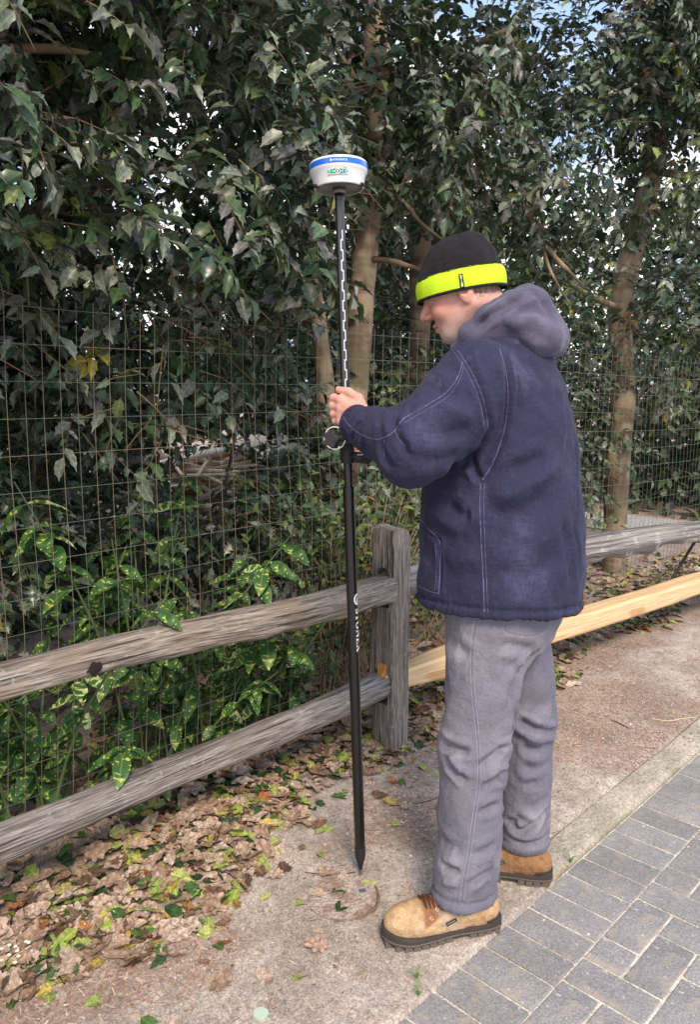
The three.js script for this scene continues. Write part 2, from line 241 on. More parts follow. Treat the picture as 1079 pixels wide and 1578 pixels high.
{
  const B = W(2.24, 1.95);
  const f = thing('split_rail_fence', 'weathered grey split rail fence with one fresh pale lower rail, along the dirt path', 'fence', [B.x, 0, B.z], TURN);
  const L = (s, t, y) => V(s - 2.24, y, -(t - 1.95));
  const fl = g => { g.computeVertexNormals(); return g; };
  // left bay
  const endT = (f_, x, l) => { const e = Math.min(1, (l - x) / .16 + .72); return [e, e, 0]; };
  const r1 = part('rail', fl(rail(L(-.9, 1.955, .715), L(2.27, 1.95, .695), .096, .1, 3, { taper: endT, wobble: .9, ragged: .018 })), woodGrey, f, 'upper rail with a dark knot hole and a ragged lower edge');
  part('rail', fl(rail(L(-.9, 1.95, .285), L(2.25, 1.95, .285), .095, .096, 8, { taper: endT, wobble: .55 })), woodDark, f, 'cool grey lower rail, smooth and straight');
  { // knot hole: a torn hollow with a raised lip
    const c = onT(143, 1031, 1.9); const s = S_of(c); const kg = new THREE.SphereGeometry(.5, 14, 10); const p = kg.attributes.position; for (let i = 0; i < p.count; i++) { const n = 1 + fbm3(p.getX(i) * 4, p.getY(i) * 4, 5, 3) * 1.3; p.setXYZ(i, p.getX(i) * .046 * n, p.getY(i) * .03 * n * (1 + p.getX(i)), p.getZ(i) * .014); } kg.computeVertexNormals();
    const k = part('knot_hole', kg, STD({ color: new THREE.Color(.018, .012, .009), roughness: 1 }), f); k.position.copy(L(s, 1.903, c.y));
  }
  // right bay swings a little towards the path and drops
  part('rail', fl(rail(L(2.2, 1.94, .7), L(5.6, 1.63, .585), .1, .135, 21, { ragged: .05, taper: (a, x) => { const e = Math.min(1, x / .16 + .72); return [e, e, 0]; } })), woodLichen, f, 'pale grey upper rail with white lichen');
  const hew = (a, x) => { const e = clamp(x / .5); return [mixn(.5, 1, Math.min(1, e * 1.6)), mixn(.62, 1, Math.min(1, e * 1.3)), mixn(-.006, 0, e)]; };
  part('rail', fl(rail(L(2.18, 1.945, .315), L(5.6, 1.66, .235), .115, .104, 31, { square: true, taper: hew, wobble: .5 })), woodFresh, f, 'fresh pale yellow sawn rail with a hewn end');
  // posts with rail slots cut through
  const ev = new Evaluator(); ev.attributes = ['position', 'normal', 'uv']; ev.useGroups = false;
  const postGeo = (seed) => {
    const g = new THREE.BoxGeometry(.112, 1.2, .125, 12, 70, 12); const p = g.attributes.position, uv = g.attributes.uv;
    for (let i = 0; i < p.count; i++) {
      let x = p.getX(i), y = p.getY(i) + .33, z = p.getZ(i); const hx = .056, hz = .0625; const cut = .02; const m = Math.abs(x) / hx + Math.abs(z) / hz; const kx = Math.abs(x) / hx, kz = Math.abs(z) / hz;
      if (kx > .7 && kz > .7) { const e = (Math.min(kx, kz) - .7) / .3; x *= 1 - .1 * e; z *= 1 - .1 * e; }
      const nn = fbm3(x * 12 + seed, y * 3, z * 12, 4); x += Math.sign(x) * nn * .012 + fbm3(y * 2, seed, 1, 2) * .012; z += Math.sign(z) * fbm3(x * 12, y * 3, z * 12 + seed, 4) * .012;
      if (y > .86) { const e = (y - .86) / .07; x = x * (1 - .1 * e * e); z = z * (1 - .12 * e * e); y += fbm3(x * 20, z * 20, seed, 3) * .012 * e - (x > .02 ? .03 * e * (x - .02) / .036 : 0); }
      const nx = g.attributes.normal.getX(i), nz = g.attributes.normal.getZ(i); uv.setXY(i, (Math.abs(nx) > Math.abs(nz) ? z + .2 : x) / .3 + .11, y / 1.3); p.setXYZ(i, x, y, z);
    }
    g.computeVertexNormals(); let brush = new Brush(g);
    for (const [y, hh] of [[.695, .16], [.292, .15]]) { const sh = new THREE.Shape(); const r = .034; sh.moveTo(-r, -hh / 2); sh.lineTo(r, -hh / 2); sh.lineTo(r, hh / 2 - r); sh.absarc(0, hh / 2 - r, r, 0, Math.PI, false); sh.lineTo(-r, -hh / 2); const c = new THREE.ExtrudeGeometry(sh, { depth: .4, bevelEnabled: false, curveSegments: 10 }); c.translate(0, 0, -.2); c.rotateY(Math.PI / 2); c.translate(0, y, .002); const b2 = new Brush(c); b2.updateMatrixWorld(); brush.updateMatrixWorld(); const out = ev.evaluate(brush, b2, SUBTRACTION); brush = new Brush(out.geometry); }
    return brush.geometry;
  };
  const pg = postGeo(4);
  const post = part('post', pg, woodGrey, f); post.position.set(0, 0, 0);
  const p2 = part('post', pg, woodGrey, f); p2.position.set(-3.05, 0, 0); p2.rotation.y = .05;
  const p3 = part('post', pg, woodGrey, f); p3.position.copy(L(5.62, 1.64, -.09)); p3.rotation.y = .1;
  // the pale end of the new rail shows in the lower slot
  const wedge = new THREE.BoxGeometry(.09, .05, .03, 4, 4, 2); { const p = wedge.attributes.position; for (let i = 0; i < p.count; i++) { const n = fbm3(p.getX(i) * 60, p.getY(i) * 60, p.getZ(i) * 60, 2) * .012; p.setXYZ(i, p.getX(i) + n, p.getY(i) + n, p.getZ(i) + n); } wedge.computeVertexNormals(); }
  const wd = part('rail_tip', boxUV(wedge, 2), STD({ color: new THREE.Color(.55, .24, .07), roughness: .8 }), f, 'orange torn tip of the fresh rail in the lower slot'); wd.position.set(-.035, .348, .012); wd.rotation.z = -.35;
}

// ---------- green welded wire mesh standing behind the rails
{
  const s0 = -.8, s1 = 7.4, B = W(2.24, 2.1); const H = 1.76;
  const f = thing('wire_mesh_fence', 'green welded wire mesh with tall rectangular openings behind the rail fence', 'fence', [B.x, 0, B.z], 0);
  const tOf = s => 2.11 - .09 * clamp((s - 2.4)) * Math.min(3.2, Math.max(0, s - 2.4));
  const pt = (s, y) => { const lean = .085 * (y - 1.0) * sstep(1.5, .3, y) + .05 * Math.sin(y * 3.1 + 1) * .35 + .02 * fbm3(s * 1.5, y * 1.5, 3, 2); const bow = .045 * fbm3(s * .9, y * 1.1, 7, 2) + .03 * Math.sin(s * 1.1); const drop = -.05 * sstep(2.4, 5, s); return W(s + lean, tOf(s) + bow, y + drop + .02 * fbm3(s * .8, y, 5, 2)).sub(B); };
  const green = STD({ color: new THREE.Color(.115, .155, .105), roughness: .6 }), dull = STD({ color: new THREE.Color(.19, .165, .115), roughness: .65 });
  const mats = [green, dull, dull];
  let n = 0; const wname = k => k ? 'wire_' + String(k).padStart(3, '0') : 'wire';
  for (let y = .06; y <= H; y += .1015) { const p = []; for (let s = s0; s <= s1; s += .1) p.push(pt(s, y)); part(wname(n), tube(p, .0009, 4, { cap: false }), n % 3 ? green : dull, f); n++; }
  for (let s = s0; s <= s1; s += .0508) { const p = []; for (let y = .01; y <= H + .01; y += .085) p.push(pt(s, Math.min(y, H))); part(wname(n), tube(p, .00085, 4, { cap: false }), mats[n % 3], f); n++; }
  const steel = STD({ color: new THREE.Color(.045, .036, .03), roughness: .7, metalness: .3 });
  const stake = (s, h, lean) => { const a = W(s, tOf(s) - .03, -.1).sub(B), b = W(s + lean, tOf(s) - .03, h).sub(B); part('stake', tube([a, a.clone().lerp(b, .5), b], .014, 6), steel, f); };
  stake(5.36, 1.2, 0); stake(-.3, 1.8, 0);
  { const a = W(4.75, 1.95, 0).sub(B), b = W(5.3, tOf(5.3) - .05, .62).sub(B); part('brace', tube([a, a.clone().lerp(b, .5), b], .01, 6), steel, f); }
}
// ---------- vegetation
function leafGeo(side, opt = {}) { // side: outline samples [x, halfwidth, lift]; length 1 along +x, face up
  const P = [], T = [], I = [], n = side.length, R = rng(opt.seed || 1), fold = opt.fold ?? .3, bend = opt.bend ?? .25, twist = opt.twist ?? 0;
  const put = (x, z, y) => { const yy = y - bend * x * x + twist * x * z; P.push(x, yy, z); T.push(x, .5 + z * .9); };
  for (let i = 0; i < n; i++) put(side[i][0] * .985, 0, -.005);
  for (const s of [1, -1]) for (let i = 0; i < n; i++) { const [x, w, l = 0] = side[i]; const j = opt.jit ? 1 + (R() - .5) * opt.jit : 1; put(x, s * w * j, w * fold * (1 + (R() - .5) * .5) + l * (R() - .3)); }
  for (let i = 0; i < n - 1; i++) { let a = i, b = i + 1, c = n + i, d = n + i + 1; I.push(a, c, b, b, c, d); c += n; d += n; I.push(a, b, c, b, d, c); }
  return geom(P, I, T);
}
const holly1 = leafGeo([[0, .02], [.1, .12], [.2, .27, .1], [.32, .22], [.46, .31, .12], [.6, .22], [.74, .26, .12], [.86, .1], [1.04, .0]], { fold: .3, bend: .22, jit: .2, seed: 3 });
const holly2 = leafGeo([[0, .02], [.14, .14], [.3, .26, .04], [.45, .27], [.6, .27, .1], [.72, .2], [.8, .22, .12], [.9, .07], [1.05, 0]], { fold: .28, bend: .32, jit: .15, seed: 5, twist: .15 });
const holly3 = leafGeo([[0, .015], [.12, .08], [.18, .3, .2], [.3, .12], [.44, .38, .25], [.58, .13], [.72, .32, .2], [.84, .07], [1.08, 0]], { fold: .45, bend: .15, jit: .2, seed: 8, twist: -.2 });
const holly4 = leafGeo([[0, .015], [.15, .1], [.3, .19, .05], [.45, .17], [.6, .2, .08], [.74, .13], [.82, .14, .08], [.92, .04], [1.06, 0]], { fold: .5, bend: .5, jit: .25, seed: 12, twist: .4 });
const laurel = leafGeo([[0, .015], [.08, .08], [.2, .18], [.35, .235], [.5, .24], [.62, .215], [.7, .2, .02], [.78, .15], [.88, .1, .02], [1, 0]], { fold: .22, bend: .3, jit: .06, seed: 4, twist: .1 });
const tiny = leafGeo([[0, .02], [.3, .26], [.65, .22], [1, 0]], { fold: .2, bend: .3 });
const veinMap = tex(128, 64, (u, v) => { const z = Math.abs(v - .5) * 2; const mid = Math.exp(-Math.pow(z / .05, 2)); const vn = Math.pow(.5 + .5 * Math.cos((u * 1.0 - z * .32) * 44), 8) * sstep(.5, .1, z) * .5; const k = .8 + .26 * mid + .16 * vn + pfbm(u, v, 16, 8, 5, 3) * .28; return [k, k, k * .97]; }, true);
const spotMap = tex(256, 128, (u, v) => { const z = Math.abs(v - .5) * 2; const mid = Math.exp(-Math.pow(z / .04, 2)); const n = pfbm(u, v, 17, 10, 9, 3), b = pfbm(u, v, 5, 3, 19, 3); let c = mix3(rgb(58, 92, 48), rgb(90, 122, 62), sstep(-.3, .3, b)); const sp = sstep(.17, .27, n + b * .35); c = mix3(c, rgb(196, 196, 100), sp * .9); return mix3(c, rgb(120, 150, 80), mid * .6); });
const spotMap2 = tex(256, 128, (u, v) => { const n = pfbm(u, v, 18, 11, 29, 3), b = pfbm(u, v, 5, 3, 59, 3); let c = mix3(rgb(48, 80, 46), rgb(74, 108, 58), sstep(-.3, .3, b)); return mix3(c, rgb(190, 196, 92), sstep(.3, .4, n + b * .2)); });
const spotMap3 = tex(256, 128, (u, v) => { const n = pfbm(u, v, 12, 6, 31, 3), b = pfbm(u, v, 4, 3, 61, 3); let c = mix3(rgb(150, 170, 100), rgb(206, 212, 150), sstep(-.3, .3, b)); return mix3(c, rgb(62, 100, 50), sstep(.02, .14, n)); });
const HC = { dusty: [.31, .35, .285], dusty2: [.19, .24, .17], mauve: [.19, .19, .18], mid: [.095, .165, .075], dark: [.06, .105, .056], deep: [.05, .085, .06], lime: [.24, .31, .09], yellow: [.45, .40, .08], brown: [.30, .19, .10] };
const leafMats = {}; const leafMat = k => leafMats[k] ??= PHY({ color: new THREE.Color(...HC[k]), map: veinMap, roughness: k.startsWith('dus') || k === 'mauve' ? .38 : .27, specularIntensity: .8, side: THREE.DoubleSide });
const anyLeaf = PHY({ map: veinMap, roughness: .34, specularIntensity: .75, side: THREE.DoubleSide });
const bark = (d, l, seed) => STD({ map: tex(128, 512, (u, v) => { const a = pfbm(u, v, 5, 14, seed, 5), b = pfbm(u, v, 30, 12, seed + 3, 3), m = pfbm(u, v, 3, 5, seed + 7, 3); let c = mix3(d, l, sstep(-.35, .35, a * .7 + b * .5)); return mix3(c, rgb(98, 100, 72), sstep(.1, .4, m) * .4); }), bumpMap: tex(128, 512, (u, v) => .5 + pfbm(u, v, 8, 20, seed, 5) * .7, false), bumpScale: .008, roughness: .95 });
const barkTan = bark(rgb(104, 90, 74), rgb(158, 140, 117), 4), barkGrey = bark(rgb(70, 60, 50), rgb(118, 104, 86), 14), twigMat = STD({ color: new THREE.Color(.17, .115, .065), roughness: .9 }), twigTan = STD({ color: new THREE.Color(.36, .26, .15), roughness: .9 });

const _x = V(0, 0, 0), _y = V(0, 0, 0), _z = V(0, 0, 0);
function leafMatrix(p, dir, nrm, size) { _x.copy(dir).normalize(); _z.copy(_x).cross(nrm).normalize(); _y.copy(_z).cross(_x); const m = new THREE.Matrix4().makeBasis(_x, _y, _z); m.scale(V(size, size, size)); m.setPosition(p); return m; }
const rdir = R => { const z = R() * 2 - 1, a = R() * 6.2832, r = Math.sqrt(1 - z * z); return V(r * Math.cos(a), z, r * Math.sin(a)); };
function pickColor(R, table) { let x = R(), k; for (k in table) { x -= table[k]; if (x <= 0) return k; } return k; }
// a twig with alternate leaves; pushes {m, c, p} to leaves and tubes to twigs
function spray(R, p0, dir, len, n, size, table, leaves, twigs, opt = {}) {
  const pts = [p0.clone()], d = dir.clone().normalize(); const sag = opt.sag ?? .5;
  for (let k = 1; k <= 4; k++) { d.y -= sag * .12; d.addScaledVector(rdir(R), .12).normalize(); pts.push(pts[k - 1].clone().addScaledVector(d, len / 4)); }
  if (twigs) twigs.push(tube([pts[0], pts[2], pts[4]], [.0032, .0022, .001], 3, { cap: false }));
  const sd = V(0, 1, 0).cross(d).normalize(); if (!isFinite(sd.x)) sd.set(1, 0, 0);
  const tone = pickColor(R, table);
  for (let k = 0; k < n; k++) {
    const f = (k + .6) / n * 4, i = Math.min(3, Math.floor(f)), p = pts[i].clone().lerp(pts[i + 1], f - i);
    const side = k % 2 ? 1 : -1, ld = d.clone().multiplyScalar(k === n - 1 ? 1 : .55).addScaledVector(sd, side * (k === n - 1 ? .1 : .85)); ld.y += .14 - .42 * R(); ld.addScaledVector(rdir(R), .45);
    const nr = V(0, .95, 0).addScaledVector(opt.face || V(0, 0, 0), .5).addScaledVector(rdir(R), .55);
    const s = size * (.5 + R() * .72); if (opt.ok && !opt.ok(p)) continue;
    leaves.push({ m: leafMatrix(p, ld, nr, s), c: R() < .68 ? tone : pickColor(R, table), p, s });
  }
}
// the largest in view become meshes of their own, the rest one instanced part
function addLeaves(root, leaves, geos, own, R, mat = anyLeaf, name = 'leaf') {
  for (const l of leaves) { const [x, y, d] = pix(l.p); l.score = d > 0 && x > -20 && x < 1099 && y > -20 && y < 1600 ? l.s / d : 0; l.g = Math.floor(R() * geos.length); }
  leaves.sort((a, b) => b.score - a.score); const base = root.position;
  const tr = new THREE.Matrix4().makeTranslation(-base.x, -base.y, -base.z); let k = 0;
  for (; k < own && k < leaves.length && leaves[k].score > 0; k++) { const l = leaves[k], m = part(name, geos[l.g], leafMat(l.c), root); m.matrix.multiplyMatrices(tr, l.m); m.matrix.decompose(m.position, m.quaternion, m.scale); }
  for (let g = 0; g < geos.length; g++) {
    const rest = leaves.slice(k).filter(l => l.g === g); if (!rest.length) continue;
    const im = new THREE.InstancedMesh(geos[g], mat, rest.length); im.name = 'foliage'; im.userData.kind = 'stuff'; im.castShadow = im.receiveShadow = true; const c = new THREE.Color(), mm = new THREE.Matrix4();
    rest.forEach((l, i) => { im.setMatrixAt(i, mm.multiplyMatrices(tr, l.m)); const q = HC[l.c], v = .8 + R() * .4; im.setColorAt(i, c.setRGB(q[0] * v, q[1] * v, q[2] * v)); }); root.add(im);
  }
}
const gaps = []; // openings through the hedge: [centre, radius]
const clearOf = p => { for (const [c, r] of gaps) if (p.distanceToSquared(c) < r * r) return false; const t = T_of(p); return p.y > 1.74 ? t > 1.72 : t > 2.2; };
function crown(R, ells, count, size, table, leaves, twigs, opt = {}) {
  const vol = ells.map(e => e[1].x * e[1].y * e[1].z), sum = vol.reduce((a, b) => a + b);
  for (let k = 0; k < count; k++) {
    let x = R() * sum, i = 0; while ((x -= vol[i]) > 0 && i < ells.length - 1) i++;
    const [c, r] = ells[i], d = rdir(R), f = (opt.shell ?? .5) + (1 - (opt.shell ?? .5)) * Math.pow(R(), .5);
    const p = V(c.x + d.x * r.x * f, c.y + d.y * r.y * f, c.z + d.z * r.z * f);
    if (p.y < .12 || !clearOf(p)) continue;
    const th = typeof opt.hole === 'function' ? opt.hole(p) : opt.hole ?? -.3; if (fbm3(p.x * 1.7, p.y * 1.7, p.z * 1.7 + (opt.seed || 0), 3) < th) continue;
    const dir = d.clone().multiplyScalar(.7).addScaledVector(rdir(R), .6); dir.y -= .1;
    spray(R, p, dir, (opt.len ?? .2) * (.7 + R() * .6), opt.n ?? 8, size, table, leaves, twigs && f > .75 ? twigs : null, { face: d, ok: clearOf, ...opt });
  }
}
function finishTree(root, leaves, twigs, own, R, geos) { const tw = twigs.length ? mergeGeometries(twigs) : null; if (tw) { tw.translate(-root.position.x, -root.position.y, -root.position.z); const m = part('twigs', tw, twigMat, root); m.userData.kind = 'stuff'; } addLeaves(root, leaves, geos, own, R); }
function limb(root, pts, radii, mat, n = 14, name = 'limb') { const c = curve(pts, n), r = c.map((_, k) => { const f = k / n * (radii.length - 1), i = Math.min(radii.length - 2, Math.floor(f)); return mixn(radii[i], radii[i + 1], f - i); }); const g = tube(c, r, radii[0] > .03 ? 16 : 7, { lump: (q) => fbm3(q.x * 6, q.y * 4, q.z * 6, 3) * radii[0] * .35 }); g.translate(-root.position.x, -root.position.y, -root.position.z); return part(name, g, mat, root); }
const foot = p => V(p.x, -.05, p.z);

gaps.push([at(320, 720, -3.4), .17], [at(300, 735, -2.5), .15], [at(398, 684, -2.5), .12], [at(300, 735, -3.1), .22], [at(398, 684, -3.3), .19], [at(300, 737, -3.7), .26], [at(300, 738, -4.3), .3], [at(400, 684, -4.0), .22], [at(405, 684, -4.7), .28], [at(300, 738, -2.8), .15], [at(398, 684, -2.9), .13], [at(300, 738, -5), .4], [at(400, 684, -5.5), .35], [at(402, 684, -6.2), .4], [at(402, 684, -7.0), .55],
  [at(558, 350, -3.3), .24], [at(552, 430, -3.3), .26], [at(545, 520, -3.3), .24], [at(560, 300, -3.8), .3], [at(552, 420, -3.85), .34], [at(545, 530, -3.85), .34], [at(570, 330, -2.8), .2], [at(648, 380, -4.2), .2], [at(646, 450, -4.2), .22], [at(648, 410, -4.8), .26], [at(645, 480, -4.8), .26], [at(648, 400, -3.4), .18], [at(985, 330, -4.9), .3], [at(975, 380, -5.4), .3], [at(965, 590, -4.9), .28], [at(965, 640, -5.5), .34], [at(965, 560, -5.5), .3], [at(1000, 270, -5.5), .26], [at(580, 110, -3.3), .19], [at(585, 40, -3.3), .19], [at(576, 175, -3.2), .17], [at(578, 150, -3.7), .2], [at(582, 60, -3.8), .2]);
const near = { dusty: .28, dusty2: .2, mauve: .09, mid: .2, dark: .11, lime: .03, yellow: .005, deep: .085 };
const mid_ = { dusty: .13, dusty2: .25, mauve: .1, mid: .22, dark: .2, deep: .05, lime: .035, yellow: .005, brown: .01 };
const low_ = mid_;
{ // the big dusty holly that leans over the wire
  const R = rng(101), b = W(.55, 3.0), t = thing('holly_tree', 'large dusty grey-green holly leaning over the wire mesh at the near end of the hedge', 'tree', [b.x, 0, b.z]);
  limb(t, [foot(b), W(.6, 2.95, .8), W(.7, 2.9, 1.6), W(.75, 2.8, 2.4), W(.7, 2.9, 3.4)], [.07, .065, .055, .045, .02], barkGrey, 20, 'trunk');
  limb(t, [W(.6, 2.95, .9), W(.25, 2.7, 1.4), W(.05, 2.45, 1.9), W(-.1, 2.2, 2.3)], [.035, .03, .02, .008], barkGrey);
  limb(t, [W(.7, 2.88, 1.7), W(1.1, 2.6, 2.0), W(1.4, 2.35, 2.15), W(1.6, 2.2, 2.2)], [.03, .024, .016, .006], barkGrey);
  limb(t, [W(.72, 2.85, 1.3), W(.7, 2.4, 1.7), W(.72, 2.15, 1.85)], [.022, .016, .006], twigTan); limb(t, [W(.75, 2.8, 2.3), W(1.0, 2.3, 2.4), W(1.2, 2.0, 2.35)], [.022, .014, .005], twigTan);
  limb(t, [W(.5, 2.6, .3), W(.55, 2.35, .9), W(.62, 2.25, 1.5)], [.012, .009, .005], twigTan); limb(t, [W(.5, 2.6, .5), W(.75, 2.3, 1.0), W(.85, 2.25, 1.3)], [.008, .006, .004], twigTan);
  const L = [], T = [];
  crown(R, [[W(.25, 2.85, 2.35), V(1.25, .95, 1.05)], [W(1.5, 2.75, 2.25), V(.95, .85, .85)], [W(.9, 2.9, 3.2), V(1.5, .8, 1.0)]], 4100, .072, near, L, T, { shell: .62, hole: -.3, len: .2, n: 10, sag: .4 });
  crown(R, [[W(.7, 3.4, 2.4), V(1.3, .85, .7)], [W(1.5, 3.4, 2.5), V(.8, .8, .6)]], 620, .075, mid_, L, null, { shell: .2, hole: -.5, n: 9, seed: 3 });
  crown(R, [[W(.5, 2.9, 1.5), V(1.0, .45, .75)], [W(1.5, 2.85, 1.5), V(.8, .42, .7)]], 1300, .064, mid_, L, T, { shell: .4, hole: -.16, n: 7, seed: 4 });
  finishTree(t, L, T, 300, R, [holly1, holly2, holly4, holly2, holly4]);
}
{ // spiny dark holly scrub under it
  const R = rng(131), b = W(1.0, 2.9), t = thing('holly_shrub', 'dark spiny holly scrub in the shade behind the wire mesh', 'shrub', [b.x, 0, b.z]);
  const L = [], T = [];
  for (const [s, u] of [[.5, 2.8], [1.0, 2.9], [1.5, 2.9], [1.9, 2.95]]) limb(t, [W(s, u, -.03), W(s + .05, u - .1, .5), W(s + .15, u - .2, 1.1), W(s + .1, u - .4, 1.5)], [.014, .011, .008, .004], barkGrey, 10, 'stem');
  crown(R, [[W(.6, 3.05, 1.0), V(.75, .55, .5)], [W(1.6, 3.1, 1.05), V(.8, .55, .5)], [W(2.3, 3.2, 1.0), V(.6, .6, .6)]], 2000, .06, low_, L, T, { shell: .35, hole: -.2, n: 7, seed: 9, len: .18 });
  finishTree(t, L, T, 220, R, [holly3, holly1, holly3]);
}
{ // second scrub, farther along
  const R = rng(141), b = W(3.2, 3.3), t = thing('holly_shrub', 'holly scrub filling the hedge between the slim trunk and the kinked trunk', 'shrub', [b.x, 0, b.z]);
  const L = [], T = []; for (const [s, u] of [[2.9, 3.3], [3.6, 3.4], [4.6, 3.5]]) limb(t, [W(s, u, -.03), W(s + .05, u - .1, .5), W(s + .15, u - .2, 1.1), W(s + .1, u - .3, 1.6)], [.016, .012, .008, .004], barkGrey, 10, 'stem');
  crown(R, [[W(3.0, 3.4, 1.25), V(.7, .8, .7)], [W(4.2, 3.5, 1.3), V(.8, .85, .8)], [W(5.6, 3.4, 1.2), V(.9, .8, .9)]], 1900, .07, mid_, L, T, { shell: .3, hole: -.2, n: 7, seed: 19, len: .2 });
  finishTree(t, L, T, 160, R, [holly1, holly2, holly3]);
}
function standing(seed, name, label, trunk, rad, mat, ells, count, own, opt) {
  const R = rng(seed), b = foot(trunk[0]); b.y = 0; const t = thing(name, label, 'tree', [b.x, 0, b.z]); limb(t, trunk, rad, mat, 34, 'trunk');
  const L = [], T = []; for (const l of opt.limbs || []) limb(t, l[0], l[1], mat); crown(R, ells, count, opt.size ?? .07, opt.table || mid_, L, T, opt); finishTree(t, L, T, own, R, [holly1, holly2, holly4]); return t;
}
const tp = (px, py, z) => at(px, py, z);
standing(201, 'holly_tree', 'holly with a straight tan trunk rising behind the survey pole', [foot(tp(512, 900, -4.3)), tp(530, 760, -4.3), tp(545, 600, -4.3), tp(560, 430, -4.3), tp(572, 290, -4.3), tp(578, 120, -4.3), tp(586, -60, -4.35), tp(592, -300, -4.4)], [.085, .08, .074, .07, .068, .066, .06, .03], barkTan,
  [[tp(560, 60, -4.1), V(.75, .75, .75)], [tp(480, 300, -4.5), V(.6, .5, .55)], [tp(640, 210, -4.0), V(.55, .35, .5)], [tp(600, 0, -4.6), V(1.3, .7, .8)], [tp(450, 480, -4.6), V(.55, .45, .5)]], 2000, 220,
  { shell: .3, hole: p => p.y > 2.6 ? .05 : -.12, seed: 21, limbs: [[[tp(570, 285, -4.3), tp(610, 300, -4.15), tp(650, 345, -4.05), tp(690, 375, -3.95)], [.016, .013, .01, .005]], [[tp(552, 400, -4.3), tp(600, 402, -4.2), tp(660, 420, -4.1)], [.02, .016, .01]], [[tp(575, 180, -4.3), tp(540, 110, -4.2), tp(500, 50, -4.1)], [.02, .015, .006]]] });
standing(211, 'holly_tree', 'slimmer holly trunk in the shade behind the capped man', [foot(tp(640, 860, -5.3)), tp(643, 700, -5.3), tp(645, 540, -5.3), tp(648, 400, -5.3), tp(652, 250, -5.3), tp(655, 60, -5.3), tp(662, -160, -5.3)], [.085, .08, .075, .07, .066, .06, .03], barkTan,
  [[tp(700, 120, -5.0), V(.9, .8, .7)], [tp(760, 300, -5.2), V(.9, .55, .6)], [tp(620, 330, -5.6), V(.7, .6, .5)], [tp(860, 250, -4.9), V(.6, .45, .6)], [tp(930, 20, -5.2), V(.7, .5, .5)], [tp(930, 20, -5.9), V(.7, .55, .5)]], 2300, 200,
  { shell: .25, hole: p => p.y > 2.5 ? .03 : -.1, seed: 33, limbs: [[[tp(655, 230, -5.3), tp(740, 270, -5.0), tp(805, 320, -4.9), tp(850, 390, -4.8), tp(900, 440, -4.7)], [.03, .026, .022, .016, .008]], [[tp(815, 330, -4.9), tp(860, 300, -4.8), tp(900, 250, -4.8)], [.012, .009, .005]], [[tp(830, 360, -4.85), tp(850, 420, -4.7), tp(880, 470, -4.6)], [.012, .009, .005]], [[tp(655, 80, -5.3), tp(720, 70, -5.1), tp(800, 40, -5)], [.03, .022, .012]]] });
standing(221, 'holly_tree', 'holly with a kinked tan trunk at the far end of the mesh', [foot(tp(946, 840, -6.0)), tp(952, 720, -6.0), tp(961, 600, -6.0), tp(957, 470, -6.0), tp(975, 380, -6.0), tp(1000, 290, -6.0), tp(1020, 170, -6.0), tp(1044, 20, -6.0), tp(1070, -150, -6.05)], [.088, .086, .086, .086, .085, .083, .08, .075, .045], barkTan,
  [[tp(960, 470, -5.3), V(.75, .35, .55)], [tp(1060, 240, -5.6), V(.7, .55, .6)], [tp(900, 120, -5.7), V(1.0, .7, .7)], [tp(1070, 60, -6.1), V(.9, .7, .8)], [tp(1090, 520, -5.8), V(.6, .6, .6)]], 2700, 240,
  { shell: .25, hole: p => p.y > 2.8 ? .05 : -.1, seed: 45, limbs: [[[tp(1000, 260, -6), tp(1050, 270, -5.8), tp(1120, 265, -5.6)], [.03, .024, .01]], [[tp(965, 480, -6), tp(900, 450, -5.6), tp(870, 430, -5.3)], [.03, .02, .01]]] });
{ // a thin trunk in shade left of the pole
  const R = rng(251), b = foot(tp(500, 880, -4.0)), t = thing('holly_sapling', 'thin shaded holly stem beside the straight tan trunk', 'tree', [b.x, 0, b.z]);
  limb(t, [b, tp(505, 700, -4.0), tp(496, 540, -4.0), tp(478, 400, -4.0), tp(466, 280, -4.0), tp(450, 100, -4.05)], [.05, .048, .045, .042, .036, .02], barkTan, 24, 'trunk');
  const L = [], T = []; crown(R, [[tp(430, 250, -3.8), V(.55, .5, .45)], [tp(470, 120, -4.2), V(.7, .5, .5)], [tp(420, 560, -3.9), V(.45, .4, .4)]], 800, .07, mid_, L, T, { shell: .3, hole: -.2, seed: 61 }); finishTree(t, L, T, 120, R, [holly1, holly2]);
}
